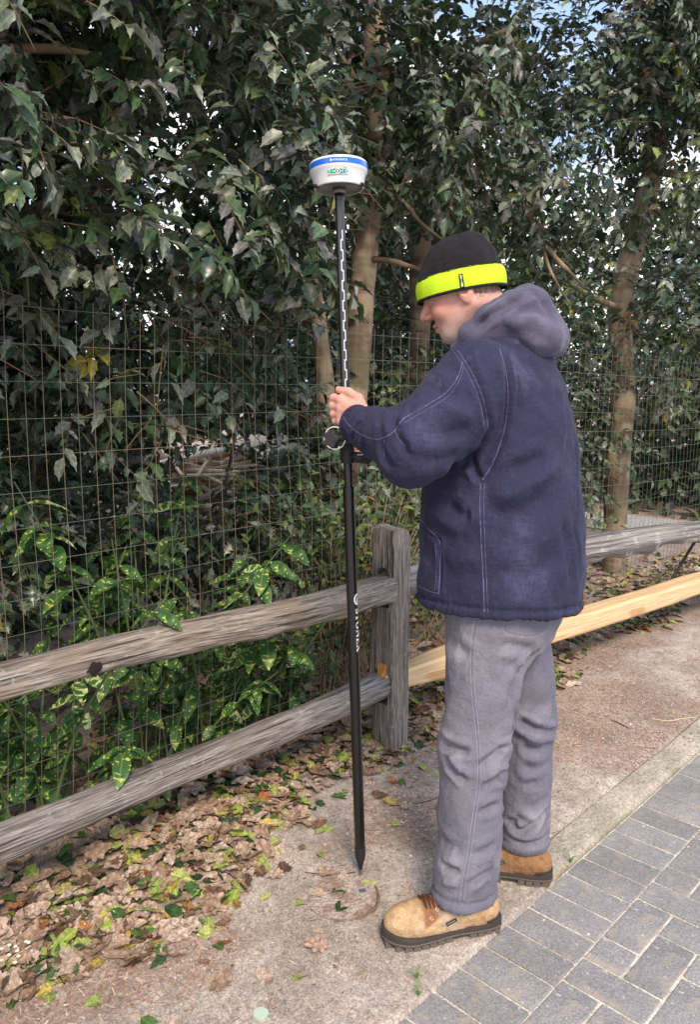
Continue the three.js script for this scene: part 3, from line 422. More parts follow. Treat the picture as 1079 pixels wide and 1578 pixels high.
{ // the mass of evergreens behind: nobody could count its leaves
  const R = rng(301), N = 82000, im = new THREE.InstancedMesh(tiny, PHY({ roughness: .55, specularIntensity: .4, side: THREE.DoubleSide, map: veinMap }), N); const c = new THREE.Color(); let k = 0;
  const keys = Object.keys(low_);
  while (k < N) {
    const s = -7 + R() * 24, t = (s > 8.7 ? 2.6 : 4.4) + R() * R() * 7, top = 2.35 + 1.1 * fbm3(s * .7, t * .5, 2, 3) + .12 * (t - 4) + (s < 2.2 ? 2.6 * sstep(2.2, .8, s) : 0) + (s > 4 ? .3 * Math.min(7, s - 4) : 0), y = .05 + Math.pow(R(), 1.25) * 1.15 * top; if (y > top) continue;
    const p = W(s, t, y); if (fbm3(p.x * 1.2, p.y * 1.2, p.z * 1.2, 3) < -.12 - (y < 1 ? 0 : .05)) continue; if (!clearOf(p)) continue;
    const pile = at(300, 760, -6.0); if (Math.hypot(p.x - pile.x, p.z - pile.z) < (y < .6 ? .95 : 1.25)) continue;
    const sz = .1 + R() * .08; im.setMatrixAt(k, leafMatrix(p, rdir(R), V(0, .8, .4).addScaledVector(rdir(R), .8), sz)); const q = HC[pickColor(R, mid_)], v = .6 + R() * .5; im.setColorAt(k, c.setRGB(q[0] * v, q[1] * v, q[2] * v)); k++;
  }
  im.name = 'evergreen_thicket'; im.userData = { kind: 'stuff', label: 'dense dark evergreen thicket behind the hedge trees', category: 'thicket' }; im.castShadow = im.receiveShadow = true; scene.add(im);
}
// spotted laurels along the foot of the hedge
function laurelPlant(seed, p, h, n, lab, mats, size = .13) {
  const R = rng(seed), t = thing('spotted_laurel', lab, 'shrub', [p.x, 0, p.z]);
  for (let k = 0; k < n; k++) {
    const a = R() * 6.28, r = .04 + R() * .1 + h * .12 * R(), hh = h * (.55 + R() * .45), top = V(Math.cos(a) * r * 2.2, hh, Math.sin(a) * r * 2.2), midp = V(Math.cos(a) * r * .9, hh * .55, Math.sin(a) * r * .9);
    const st = curve([V(Math.cos(a) * .03, -.02, Math.sin(a) * .03), midp, top], 6); part('stem', tube(st, [.006, .0055, .005, .005, .004, .003, .002], 5), STD_STEM, t);
    const levels = 5 + Math.floor(h * 6);
    for (let l = 0; l < levels; l++) {
      const f = 1 - l / levels * .82, q = st[Math.min(5, Math.floor(f * 6))].clone().lerp(st[Math.min(6, Math.floor(f * 6) + 1)], f * 6 % 1), m = l === 0 ? 4 : 2, a0 = R() * 6.28 + l * 1.57;
      for (let i = 0; i < m; i++) { const aa = a0 + i / m * 6.28 + (R() - .5) * .5, d = V(Math.cos(aa), .25 - .7 * R() - (l ? .25 : 0), Math.sin(aa)), nr = V(0, 1, 0).addScaledVector(rdir(R), .4).add(V(0, 0, .25)); const w = q.clone().add(t.position), tt = T_of(w.addScaledVector(d, size)); if (tt < 2.16 && q.y < 1.7) { d.x *= -1; d.z *= -1; } const lf = part('leaf', laurel, mats[Math.floor(R() * mats.length)], t); const M = leafMatrix(q, d, nr, size * (.66 + R() * .52)); M.decompose(lf.position, lf.quaternion, lf.scale); }
    }
  }
  return t;
}
const STD_STEM = STD({ color: new THREE.Color(.09, .13, .05), roughness: .7 });
const LM = [spotMap, spotMap2, spotMap3].map(m => PHY({ map: m, roughness: .42, specularIntensity: .5, side: THREE.DoubleSide })), LG = [LM[0], LM[1], LM[1], LM[0], LM[1], LM[1], LM[2]], LD = [LM[1], LM[1], LM[0]];
const lp = (px, py, t) => { const q = onG(px, py); const s = S_of(onT(px, 900, t)); return W(s, t); };
[[501, 60, 2.36, .95, 7, LG, .105, 'dark green spotted laurel at the outer end of the row below the dusty holly'], [502, 215, 2.36, 1.2, 5, LG, .115, 'tallest yellow-speckled laurel, a narrow column of hanging leaves behind the mesh'], [503, 310, 2.34, 1.02, 7, LG, .115, 'bushy speckled laurel next to the tallest laurel'], [504, 395, 2.36, .95, 6, LG, .105, 'yellow-blotched laurel under the gap with the brush pile'], [505, 130, 2.3, .5, 3, LD, .1, 'low laurel with small dark leaves between two rails at the outer bay end'], [506, 260, 2.32, .5, 3, LD, .095, 'low laurel with lime spots behind the middle of the bay'], [507, 430, 2.34, .46, 3, LD, .09, 'small laurel low behind the survey pole'], [508, 20, 2.3, .88, 5, LG, .1, 'leafy laurel crowding the mesh beside the knot-holed rail']].forEach(([sd, px, t, h, n, m, z, lab]) => laurelPlant(sd, lp(px, 900, t), h, n, lab, m, z));
laurelPlant(520, W(3.9, 2.75), 1.02, 5, 'pale variegated laurel behind the man\'s back', [LM[2], LM[0], LM[2]], .12);
laurelPlant(521, W(4.3, 2.6), .5, 6, 'low green laurel by the foot of the lichened rail', LG, .1);
// thin tangle of twigs with small leaves behind the post
function tangle(seed, p, h, spread, n, lab) {
  const R = rng(seed), t = thing('wild_shrub', lab, 'shrub', [p.x, 0, p.z]); const L = [];
  for (let k = 0; k < n; k++) {
    const a = R() * 6.28, r = spread * (.3 + R()), q = [V((R() - .5) * .3, -.02, (R() - .5) * .2), V(Math.cos(a) * r * .3, h * (.35 + R() * .2), Math.sin(a) * r * .25), V(Math.cos(a) * r * .75, h * (.6 + R() * .4), Math.sin(a) * r * .5), V(Math.cos(a) * r * 1.25, h * (.45 + R() * .6), Math.sin(a) * r * .7)];
    for (const v of q) { const w = v.clone().add(p), d = 2.17 - T_of(w); if (d > 0) v.addScaledVector(UT, d); }
    const c = curve(q, 12); part('stem', tube(c, c.map((_, i) => .0034 - .0002 * i), 4, { cap: false }), R() < .6 ? twigTan : twigMat, t);
    for (let i = 3; i < 12; i++) for (let j = 0; j < 4; j++) { const ld = rdir(R); const w = c[i].clone().add(p).addScaledVector(rdir(R), .03); if (T_of(w) < 2.16) continue; L.push({ m: leafMatrix(w, ld, V(0, 1, .3).addScaledVector(rdir(R), .5), .028 + R() * .03), c: pickColor(R, { mid: .45, dark: .1, lime: .3, dusty2: .13, brown: .02 }), p: w, s: .04 }); }
  }
  addLeaves(t, L, [tiny], 60, R);
}
tangle(601, W(2.45, 2.42), 1.12, .5, 60, 'tangle of thin tan twigs with small leaves behind the fence post');
tangle(603, W(3.3, 2.6), .7, .5, 18, 'low twiggy bush behind the bay of the fresh rail');
tangle(604, W(2.0, 2.5), .4, .4, 16, 'low green weeds under the rail ends by the post');
tangle(605, W(4.9, 2.9), .8, .6, 22, 'twiggy undergrowth below the lichened rail');
{ // brush pile and lumber in the yard behind, seen through openings in the hedge
  const R = rng(701), c = at(300, 760, -6.0), t = thing('brush_pile', 'heap of pale cut sticks and split boards glimpsed through the hedge', 'brush pile', [c.x, 0, c.z]);
  const ms = [STD({ color: new THREE.Color(.64, .52, .39), roughness: .9 }), STD({ color: new THREE.Color(.74, .66, .58), roughness: .9 }), STD({ color: new THREE.Color(.36, .24, .15), roughness: .9 })];
  for (let k = 0; k < 150; k++) { const y = .03 + .95 * R(), r = (1.15 - y) * .85, a = (R() - .5) * .9 + (R() < .2 ? 1.2 : 0), l = .25 + R() * .5, o = V((R() - .5) * 2 * r, y, (R() - .5) * 1.2 * r), d = V(Math.cos(a) * l, (R() - .5) * .25, Math.sin(a) * l); part('stick', tube([o.clone().sub(d), o.clone().addScaledVector(rdir(R), .03), o.clone().add(d)], [.012 + R() * .018, .012 + R() * .015, .008 + R() * .012], 6), ms[Math.floor(R() * 3)], t); }
  const u = at(398, 688, -7.6), st = thing('lumber_stack', 'stack of reddish boards under a white panel, glimpsed through the hedge', 'lumber', [u.x, 0, u.z], .3);
  const bd = new THREE.BoxGeometry(1.3, .04, .16); for (let k = 0; k * .055 < u.y - .1; k++) for (let j = 0; j < 3; j++) { const m = part('board', bd, k % 3 ? ms[2] : ms[0], st); m.position.set((R() - .5) * .1, .03 + k * .055, (j - 1) * .18); m.rotation.y = (R() - .5) * .05; }
  const wp = single('white_panel', new THREE.BoxGeometry(.62, .2, .5), STD({ color: new THREE.Color(.8, .8, .82), roughness: .5 }), 'white box-like panel lying on the stack of boards behind the hedge', 'panel'); wp.position.set(u.x, u.y + .01, u.z); wp.rotation.y = .3;
  const dr = new THREE.PlaneGeometry(1.1, 3.2, 1, 1); dr.rotateX(-Math.PI / 2); const d = struct('gravel_drive', dr, STD({ color: new THREE.Color(.62, .62, .62), map: tex(256, 256, (u, v) => { const k = .8 + pfbm(u, v, 60, 60, 3, 3) * .5; return [k, k, k]; }, true, [3, 9]), roughness: 1 })); const q = W(8.0, 3.7); d.position.set(q.x, .05, q.z); d.rotation.y = TURN;
}
// ---------- distance fields and their surfaces
const smin = (a, b, k) => { const h = clamp(.5 + .5 * (b - a) / k); return b + (a - b) * h - k * h * (1 - h); };
const smax = (a, b, k) => -smin(-a, -b, k);
function cone(p, a, b, ra, rb) { const bx = b.x - a.x, by = b.y - a.y, bz = b.z - a.z, px = p.x - a.x, py = p.y - a.y, pz = p.z - a.z; const t = clamp((px * bx + py * by + pz * bz) / (bx * bx + by * by + bz * bz)); return Math.hypot(px - bx * t, py - by * t, pz - bz * t) - (ra + (rb - ra) * t); }
function ell(x, y, z, a, b, c) { const k0 = Math.hypot(x / a, y / b, z / c), k1 = Math.hypot(x / a / a, y / b / b, z / c / c); return k1 < 1e-9 ? -Math.min(a, b, c) : k0 * (k0 - 1) / k1; }
function nets(sdf, mn, mx, h) {
  const nx = Math.ceil((mx[0] - mn[0]) / h) + 1, ny = Math.ceil((mx[1] - mn[1]) / h) + 1, nz = Math.ceil((mx[2] - mn[2]) / h) + 1, v = new Float32Array(nx * ny * nz), p = V(0, 0, 0); let o = 0;
  for (let k = 0; k < nz; k++) for (let j = 0; j < ny; j++) for (let i = 0; i < nx; i++) { p.set(mn[0] + i * h, mn[1] + j * h, mn[2] + k * h); v[o++] = sdf(p); }
  const id = new Int32Array(nx * ny * nz).fill(-1), P = [], I = [], sx = 1, sy = nx, sz = nx * ny, st = [0, sx, sy, sx + sy, sz, sx + sz, sy + sz, sx + sy + sz];
  const E = [[0, 1], [2, 3], [4, 5], [6, 7], [0, 2], [1, 3], [4, 6], [5, 7], [0, 4], [1, 5], [2, 6], [3, 7]];
  for (let k = 0; k < nz - 1; k++) for (let j = 0; j < ny - 1; j++) for (let i = 0; i < nx - 1; i++) {
    const b = i + j * sy + k * sz; let m = 0; for (let c = 0; c < 8; c++) if (v[b + st[c]] < 0) m |= 1 << c; if (m === 0 || m === 255) continue;
    let x = 0, y = 0, z = 0, n = 0; for (const [a, c] of E) { const va = v[b + st[a]], vc = v[b + st[c]]; if ((va < 0) === (vc < 0)) continue; const t = va / (va - vc); x += (a & 1) + ((c & 1) - (a & 1)) * t; y += (a >> 1 & 1) + ((c >> 1 & 1) - (a >> 1 & 1)) * t; z += (a >> 2) + ((c >> 2) - (a >> 2)) * t; n++; }
    id[b] = P.length / 3; P.push(mn[0] + (i + x / n) * h, mn[1] + (j + y / n) * h, mn[2] + (k + z / n) * h);
  }
  const quad = (a, b, c, d, f) => { if (a < 0 || b < 0 || c < 0 || d < 0) return; f ? I.push(a, b, c, a, c, d) : I.push(a, c, b, a, d, c); };
  for (let k = 1; k < nz - 1; k++) for (let j = 1; j < ny - 1; j++) for (let i = 1; i < nx - 1; i++) {
    const b = i + j * sy + k * sz, s = v[b] < 0;
    if (s !== (v[b + sx] < 0)) quad(id[b - sy - sz], id[b - sz], id[b], id[b - sy], s);
    if (s !== (v[b + sy] < 0)) quad(id[b - sx - sz], id[b - sx], id[b], id[b - sz], s);
    if (s !== (v[b + sz] < 0)) quad(id[b - sx - sy], id[b - sy], id[b], id[b - sx], s);
  }
  const g = geom(P, I);
  const q = g.attributes.position, nn = g.attributes.normal, e = h * .5; // normals from the field
  for (let i = 0; i < q.count; i++) { const x = q.getX(i), y = q.getY(i), z = q.getZ(i); const f = (a, b, c) => { p.set(x + a, y + b, z + c); return sdf(p); }; const gx = f(e, 0, 0) - f(-e, 0, 0), gY = f(0, e, 0) - f(0, -e, 0), gz = f(0, 0, e) - f(0, 0, -e), l = Math.hypot(gx, gY, gz) || 1; nn.setXYZ(i, gx / l, gY / l, gz / l); }
  return g;
}
// push a cloth surface along its normals: folds are [points, width, depth] with depth < 0 for a crease
function crease(g, folds, extra) {
  const p = g.attributes.position, n = g.attributes.normal, segs = [];
  for (const [pts, w, a] of folds) for (let i = 0; i < pts.length - 1; i++) segs.push([pts[i], pts[i + 1], w, a, i === 0 ? 1 : 0, i === pts.length - 2 ? 1 : 0, pts, i]);
  const q = V(0, 0, 0);
  for (let i = 0; i < p.count; i++) {
    q.set(p.getX(i), p.getY(i), p.getZ(i)); let d = extra ? extra(q, i) : 0;
    for (const [pts, w, a] of folds) { let best = 1e9, bt = 0; for (let k = 0; k < pts.length - 1; k++) { const A = pts[k], B = pts[k + 1], bx = B.x - A.x, by = B.y - A.y, bz = B.z - A.z, px = q.x - A.x, py = q.y - A.y, pz = q.z - A.z; const t = clamp((px * bx + py * by + pz * bz) / (bx * bx + by * by + bz * bz + 1e-12)); const dd = Math.hypot(px - bx * t, py - by * t, pz - bz * t); if (dd < best) { best = dd; bt = (k + t) / (pts.length - 1); } } if (best < w * 2.4) { const e = Math.exp(-best * best / (w * w * .62)); const r = Math.exp(-Math.pow((best - w * 1.5) / (w * .8), 2)); const fade = Math.min(1, Math.min(bt, 1 - bt) * 5 + .12); d += 1.55 * a * (e - .35 * r) * fade; } }
    p.setXYZ(i, q.x + n.getX(i) * d, q.y + n.getY(i) * d, q.z + n.getZ(i) * d);
  }
  g.computeVertexNormals(); return g;
}
function hit(sdf, px, py, off = 0) { const r = ray(px, py).normalize(), o = V(0, EYE, 0); let t = 1.2; for (let i = 0; i < 160; i++) { const p = o.clone().addScaledVector(r, t), d = sdf(p) - off; if (d < .0006) return p; t += Math.max(.0008, d * .7); if (t > 3.4) break; } return null; }
const trace = (sdf, list, off = 0, n = 0) => { const a = []; const c = n ? curve(list.map(q => V(q[0], q[1], 0)), n).map(v => [v.x, v.y]) : list; for (const [x, y] of c) { const h = hit(sdf, x, y, off); if (h) a.push(h); } return a; };
const z1 = (ox, oy, k) => l => l.map(([x, y]) => [ox + x * k, oy + y * k]);

// ---------- the man: frames
const HEAD = 20 * Math.PI / 180, F = V(-Math.cos(HEAD), 0, -Math.sin(HEAD)), L_ = V(-Math.sin(HEAD), 0, Math.cos(HEAD)), BC = V(.414, 0, -2.07);
const B_ = (f, l, y) => V(BC.x + F.x * f + L_.x * l, y, BC.z + F.z * f + L_.z * l);
const bf = p => (p.x - BC.x) * F.x + (p.z - BC.z) * F.z, bl = p => (p.x - BC.x) * L_.x + (p.z - BC.z) * L_.z;
const lerpT = (T, y) => { if (y <= T[0][0]) return T[0]; for (let i = 1; i < T.length; i++) if (y <= T[i][0]) { const t = (y - T[i - 1][0]) / (T[i][0] - T[i - 1][0]), s = t * t * (3 - 2 * t) * .5 + t * .5; return T[i].map((v, k) => mixn(T[i - 1][k], v, s)); } return T[T.length - 1]; };
const wrist = at(550, 654, -2.03), elbow = at(640, 686, -1.79), shoulder = B_(.035, .195, 1.465);
const wristR = B_(.3, -.06, 1.30), elbowR = B_(.13, -.27, 1.24), shoulderR = B_(.03, -.195, 1.465);
const personRoot = thing('person', 'man in black and yellow beanie, navy jacket and grey trousers gripping the survey pole', 'person', [.42, 0, -2.03]);
const inPerson = g => g.translate(-.42, 0, 2.03);

// head frame
const HC0 = at(712, 447, -2.09), YAW = 13 * Math.PI / 180, HP = 22 * Math.PI / 180;
const hf0 = V(-Math.cos(YAW), 0, -Math.sin(YAW)), hL = V(-Math.sin(YAW), 0, Math.cos(YAW)), hF = hf0.clone().multiplyScalar(Math.cos(HP)).add(V(0, -Math.sin(HP), 0)), hU = hf0.clone().multiplyScalar(Math.sin(HP)).add(V(0, Math.cos(HP), 0));
const Hd = (f, u, l) => HC0.clone().addScaledVector(hF, f).addScaledVector(hU, u).addScaledVector(hL, l);
function headLocal(q) { const x = q.x - HC0.x, y = q.y - HC0.y, z = q.z - HC0.z; return [x * hF.x + y * hF.y + z * hF.z, x * hU.x + y * hU.y + z * hU.z, x * hL.x + y * hL.y + z * hL.z]; }
const neckA = B_(.0, 0, 1.50), neckB = Hd(-.035, -.06, 0);
const _h = V(0, 0, 0);
function headSDF(q) {
  const [f, u, l] = headLocal(q); const al = Math.abs(l); _h.set(f, u, al);
  let d = ell(f + .004, u - .028, l, .099, .093, .078);                                  // skull
  d = smin(d, ell(f - .036, u + .045, l, .058, .074, .062), .03);                        // face
  d = smin(d, ell(f - .062, u + .098, l, .03, .026, .034), .028);                        // chin
  d = smin(d, cone(_h, V(.055, -.092, .02), V(-.02, -.05, .06), .022, .024), .024);      // jaw
  d = smin(d, ell(f - .066, u + .034, al - .036, .024, .022, .026), .02);                // cheek
  d = smin(d, cone(_h, V(.09, .022, .0), V(.074, .02, .04), .012, .012), .014);          // brow
  d = smin(d, cone(_h, V(.094, .006, 0), V(.1165, -.026, 0), .0085, .0125), .012);          // nose
  d = smin(d, ell(f - .105, u + .033, al - .0135, .0115, .0085, .0085), .007);           // nostril wing
  d = smin(d, cone(_h, V(.099, -.0605, 0), V(.086, -.0625, .02), .0062, .0045), .006);   // upper lip
  d = smin(d, cone(_h, V(.0965, -.0745, 0), V(.084, -.0725, .019), .0068, .0045), .006); // lower lip
  d = smax(d, -cone(_h, V(.106, -.0672, 0), V(.086, -.0672, .02), .0018, .0015), .004);  // mouth line
  d = smax(d, -ell(f - .098, u + .001, al - .033, .012, .009, .014), .012);              // eye socket
  d = smin(d, ell(f - .078, u + .001, al - .032, .0125, .0115, .0125), .003);            // eye
  { const ef = f + .012, eu = u + .012, el = al - .081 - .25 * Math.max(0, -ef) * .4; let e = ell(ef + eu * .12, eu, el, .021, .036, .0115); e = smax(e, -ell(ef - .004, eu - .002, el - .009, .010, .017, .007), .004); e = smin(e, ell(ef - .004, eu + .027, el + .001, .009, .010, .006), .006); d = smin(d, e, .007); } // ear
  d = smin(d, cone(q, neckA, neckB, .074, .06), .03);
  return d;
}
// hand round the pole: chain points relative to the pole axis at the grip
const POLE0 = V(.033, 0, -2.126), POLE1 = V(-.0285, 1.972, -2.126), poleAt = y => POLE0.clone().lerp(POLE1, y / 1.972);
const GRIP = poleAt(1.404); const Hq = (x, y, z) => V(GRIP.x + x, GRIP.y + y, GRIP.z + z);
const fingers = [[.031, 1], [.0105, 1.06], [-.0115, 1.0], [-.031, .86]].map(([y, s], i) => [Hq(-.017 + .0 * i, y * .92 - .002, .0315 - i * .001), Hq(-.0335 * s, y, .012), Hq(-.0285 * s, y - .003, -.0165), Hq(-.004, y - .005, -.0265), Hq(.0145 * s, y - .004, -.019)]);
const thumb = [Hq(.046, -.005, .045), Hq(.034, .031, .036), Hq(.006, .0485, .0275), Hq(-.021, .0545, .0165)];
function handSDF(q) {
  let palm = smin(cone(q, Hq(.045, -.012, .05), Hq(-.014, .026, .029), .0185, .0135), cone(q, Hq(.046, -.03, .052), Hq(-.014, -.026, .0285), .0185, .0125), .022);
  palm = smin(palm, cone(q, Hq(.02, .0, .04), Hq(-.012, .0, .031), .02, .0145), .015);
  let d = smin(palm, cone(q, wrist, Hq(.046, -.02, .051), .029, .026), .03);
  for (let i = 0; i < 4; i++) { const c = fingers[i], r = [.0103, .0108, .0102, .009][i]; let e = Math.min(cone(q, c[0], c[1], r * 1.12, r * 1.08), cone(q, c[1], c[2], r * 1.05, r * .98)); e = smin(e, cone(q, c[2], c[3], r * .98, r * .9), .004); e = smin(e, cone(q, c[3], c[4], r * .9, r * .78), .004); e = smin(e, Math.hypot(q.x - c[1].x, q.y - c[1].y, q.z - c[1].z) - r * 1.16, .005); d = smin(d, e, .0055); }
  let t = cone(q, thumb[0], thumb[1], .0185, .0135); t = smin(t, cone(q, thumb[1], thumb[2], .0128, .0112), .005); t = smin(t, cone(q, thumb[2], thumb[3], .0114, .0088), .004); d = smin(d, t, .009);
  return d;
}
const G2 = wristR.clone().addScaledVector(F, .1); const Gr = (f, l, y) => G2.clone().addScaledVector(F, f).addScaledVector(L_, l).add(V(0, y, 0));
function handRSDF(q) { // the other hand, half closed in front of the chest
  let d = smin(cone(q, wristR, Gr(-.06, 0, 0), .028, .025), cone(q, Gr(-.06, .0, .008), Gr(-.005, .004, .018), .021, .016), .02); d = smin(d, cone(q, Gr(-.06, 0, -.012), Gr(-.008, .002, -.02), .02, .015), .02);
  [[.027, 1], [.008, 1.08], [-.011, 1.02], [-.028, .82]].forEach(([y, s], i) => { const r = [.0098, .0102, .0096, .0086][i]; const a = Gr(-.006, .004, y), b = Gr(.034 * s, .012, y), c = Gr(.048 * s, .034, y - .004), e2 = Gr(.036 * s, .05, y - .006); let e = smin(cone(q, a, b, r * 1.1, r), cone(q, b, c, r, r * .92), .004); e = smin(e, cone(q, c, e2, r * .92, r * .8), .004); d = smin(d, e, .005); });
  let t = cone(q, Gr(-.06, .01, .018), Gr(-.02, .034, .036), .016, .012); t = smin(t, cone(q, Gr(-.02, .034, .036), Gr(.016, .04, .036), .0118, .0105), .004); return smin(d, smin(t, cone(q, Gr(.016, .04, .036), Gr(.036, .038, .03), .0105, .0085), .004), .008);
}
// ---------- body (skin)
{
  const core = q => { // under the clothes: one figure from neck to ankles and wrists
    let d = cone(q, B_(0, 0, 1.42), B_(0, 0, 1.0), .13, .13); d = smin(d, cone(q, B_(0, .1, 1.45), B_(0, -.1, 1.45), .08, .08), .05); d = smin(d, cone(q, neckA, B_(0, 0, 1.42), .07, .09), .04);
    for (const [a, b, c] of [[shoulder, elbow, wrist], [shoulderR, elbowR, wristR]]) d = smin(d, smin(cone(q, a, b, .055, .045), cone(q, b, c, .043, .03), .02), .03);
    for (const lg of LEGS) d = smin(d, smin(cone(q, lg[0], lg[1], .075, .055), cone(q, lg[1], lg[2], .052, .036), .03), .03);
    return d;
  };
  var LEGS = [[B_(.0, .1, .92), V(.336, .5, -1.94), V(.306, .09, -1.884)], [B_(-.02, -.1, .92), V(.522, .5, -2.15), V(.53, .09, -2.145)]];
  const parts = [nets(core, [-.02, .04, -2.42], [.72, 1.56, -1.7], .014), nets(headSDF, [HC0.x - .16, HC0.y - .2, HC0.z - .14], [HC0.x + .16, HC0.y + .15, HC0.z + .14], .003), nets(handSDF, [GRIP.x - .07, GRIP.y - .08, GRIP.z - .06], [wrist.x + .03, GRIP.y + .085, Math.max(wrist.z, GRIP.z) + .06], .0028), nets(handRSDF, [G2.x - .13, G2.y - .09, G2.z - .13], [G2.x + .16, G2.y + .09, G2.z + .13], .003)];
  const skinNoise = (x, y, z) => fbm3(x * 60, y * 60, z * 60, 3);
  const R = rng(3);
  const pg = parts.map((g, k) => boxUV(colorize(g, (x, y, z) => {
    let c = [.74, .42, .335]; const n = skinNoise(x, y, z); c = mul3(c, 1 + n * .16);
    if (k === 1) { const [f, u, l] = headLocal(V(x, y, z)); const flush = Math.exp(-(Math.pow((f - .105) / .03, 2) + Math.pow((u + .03) / .03, 2))) + .7 * Math.exp(-(Math.pow((f - .06) / .035, 2) + Math.pow((u + .03) / .03, 2))) + .6 * Math.exp(-(Math.pow((f + .012) / .025, 2) + Math.pow((u + .01) / .04, 2))); c = mix3(c, [.74, .31, .245], clamp(flush * (.75 + n * .6)));
      const lips = Math.exp(-Math.pow((u + .067) / .0075, 2)) * sstep(.074, .088, f) * sstep(.024, .014, Math.abs(l)); c = mix3(c, [.5, .19, .16], lips * .8);
      const brd = sstep(.0, .045, -u - .042 - .35 * Math.max(0, .03 - f)) * sstep(-.02, .03, f) * (1 - lips); const st = fbm3(x * 420, y * 420, z * 420, 2); c = mix3(c, [.46, .37, .33], clamp(brd * (.35 + st * 1.1))); if (u < -.085 && f > .05) c = mix3(c, [.6, .55, .5], clamp(.45 + st * 1.1));
      if (f < -.03 && u > -.055 && u < .0) { const hs = fbm3(x * 300, y * 160, z * 300, 3); c = mix3(c, [.16, .13, .11], clamp(.45 + hs * 1.6) * sstep(-.06, -.035, u)); }
      const er = Math.hypot(f - .088, (u - .001)); if (er < .008 && Math.abs(Math.abs(l) - .032) < .013) c = [.5, .46, .43];
    } else { if (k > 1) c = mix3(c, [.66, .30, .24], clamp(.35 + n)); }
    return c; }), 3));
  const skin = inPerson(mergeGeometries(pg));
  const sb = tex(256, 256, (u, v) => .5 + pfbm(u, v, 60, 60, 3, 3) * .5, false, [8, 8]);
  part('body', skin, PHY({ vertexColors: true, roughness: .55, bumpMap: sb, bumpScale: .0006, specularIntensity: .4 }), personRoot, 'ruddy face with grey stubble, left hand closed round the pole');
}
// ---------- cloth materials
const weave = (fx, seed) => tex(512, 512, (u, v) => { const a = Math.sin(u * Math.PI * 2 * fx) * Math.sin(v * Math.PI * 2 * fx); return .5 + a * .07 + pfbm(u, v, 90, 90, seed, 3) * .5 + pfbm(u, v, 10, 10, seed + 4, 4) * .35; }, false);
const cloth = (base, worn, seed, streak = 1) => tex(640, 640, (u, v) => { const a = pfbm(u, v, 5, 5, seed, 5), b = pfbm(u, v, 200, 40, seed + 3, 2), c = pfbm(u, v, 40, 220, seed + 6, 2), sp = pfbm(u, v, 130, 130, seed + 9, 2); let k = mix3(base, worn, sstep(.0, .75, a + (b + c) * .12 * streak)); if (sp > .5) k = mix3(k, worn, .7); return mul3(k, 1 + (b + c) * .09 * streak); });
const jacketMat = PHY({ map: cloth(rgb(43, 43, 70), rgb(68, 68, 97), 7), bumpMap: weave(64, 3), bumpScale: .0022, roughness: .95, sheen: .35, sheenRoughness: .6, sheenColor: new THREE.Color(.2, .2, .3) });
const seamMat = STD({ color: new THREE.Color(.15, .155, .27), roughness: .95 }), seamDark = STD({ color: new THREE.Color(.026, .026, .062), roughness: 1 });
const trouserMat = PHY({ map: cloth(rgb(113, 112, 124), rgb(141, 140, 150), 17, .4), bumpMap: weave(64, 13), bumpScale: .002, roughness: .95, sheen: .2, sheenRoughness: .7, sheenColor: new THREE.Color(.3, .3, .33), vertexColors: true });
const tseam = STD({ color: new THREE.Color(.30, .30, .37), roughness: .95 }), tdark = STD({ color: new THREE.Color(.15, .15, .18), roughness: 1 });
const solid = g => { const b = new MeshBVH(g.clone()), o = V(0, EYE, 0); return (px, py, off) => { const d = ray(px, py).normalize(), h = b.raycastFirst(new THREE.Ray(o, d), THREE.DoubleSide); return h ? h.point.clone().addScaledVector(d, -off) : null; }; };
const stitch = (parent, find, list, r, mat, off = .001, name = 'seam', wav = 0) => { const t = []; for (const v of curve(list.map(q => V(q[0], q[1], 0)), Math.max(12, list.length * 8))) { const h = find(v.x, v.y, off); if (h) t.push(h); } if (t.length < 4) return; if (wav) t.forEach((p, i) => { p.y += Math.sin(i * 1.7) * wav; }); const s = curve(t, t.length * 2); const g = inPerson(tube(s, s.map((p, i) => r * clamp(.72 + .6 * noise3(i * .5, r * 900, t[0].x * 50), .15, 1.2)), 5)); part(name, g, mat, parent); };

// ---------- jacket
const JT = [[.84, .222, .243, .0], [.95, .226, .246, .0], [1.1, .22, .247, .0], [1.25, .208, .244, .004], [1.38, .188, .238, .006], [1.46, .168, .222, .006], [1.53, .138, .185, .01], [1.585, .1, .13, .02], [1.63, .07, .09, .03]];
const hemY = p => .868 + .10 * bl(p);
function armSDF(q, s, e, w, k = 1) { let d = smin(cone(q, s, e, .112 * k, .094 * k), cone(q, e, w, .09 * k, .05), .035); return d; }
function torsoSDF(q) { const [, a, b, c] = lerpT(JT, q.y); const f = bf(q) - c, l = bl(q); const k0 = Math.hypot(f / a, l / b), k1 = Math.hypot(f / a / a, l / b / b); return (k1 < 1e-6 ? -a : k0 * (k0 - 1) / k1); }
function jacketBase(q) {
  let d = smax(torsoSDF(q) * .9, q.y - 1.6, .02);
  d = smin(d, armSDF(q, shoulder, elbow, wrist), .03); d = smin(d, armSDF(q, shoulderR, elbowR, wristR, .95), .03);
  return d;
}
const wd = V(0, 0, 0).subVectors(wrist, elbow).normalize(), wdR = V(0, 0, 0).subVectors(wristR, elbowR).normalize();
const past = (q, w, d) => (q.x - w.x) * d.x + (q.y - w.y) * d.y + (q.z - w.z) * d.z;
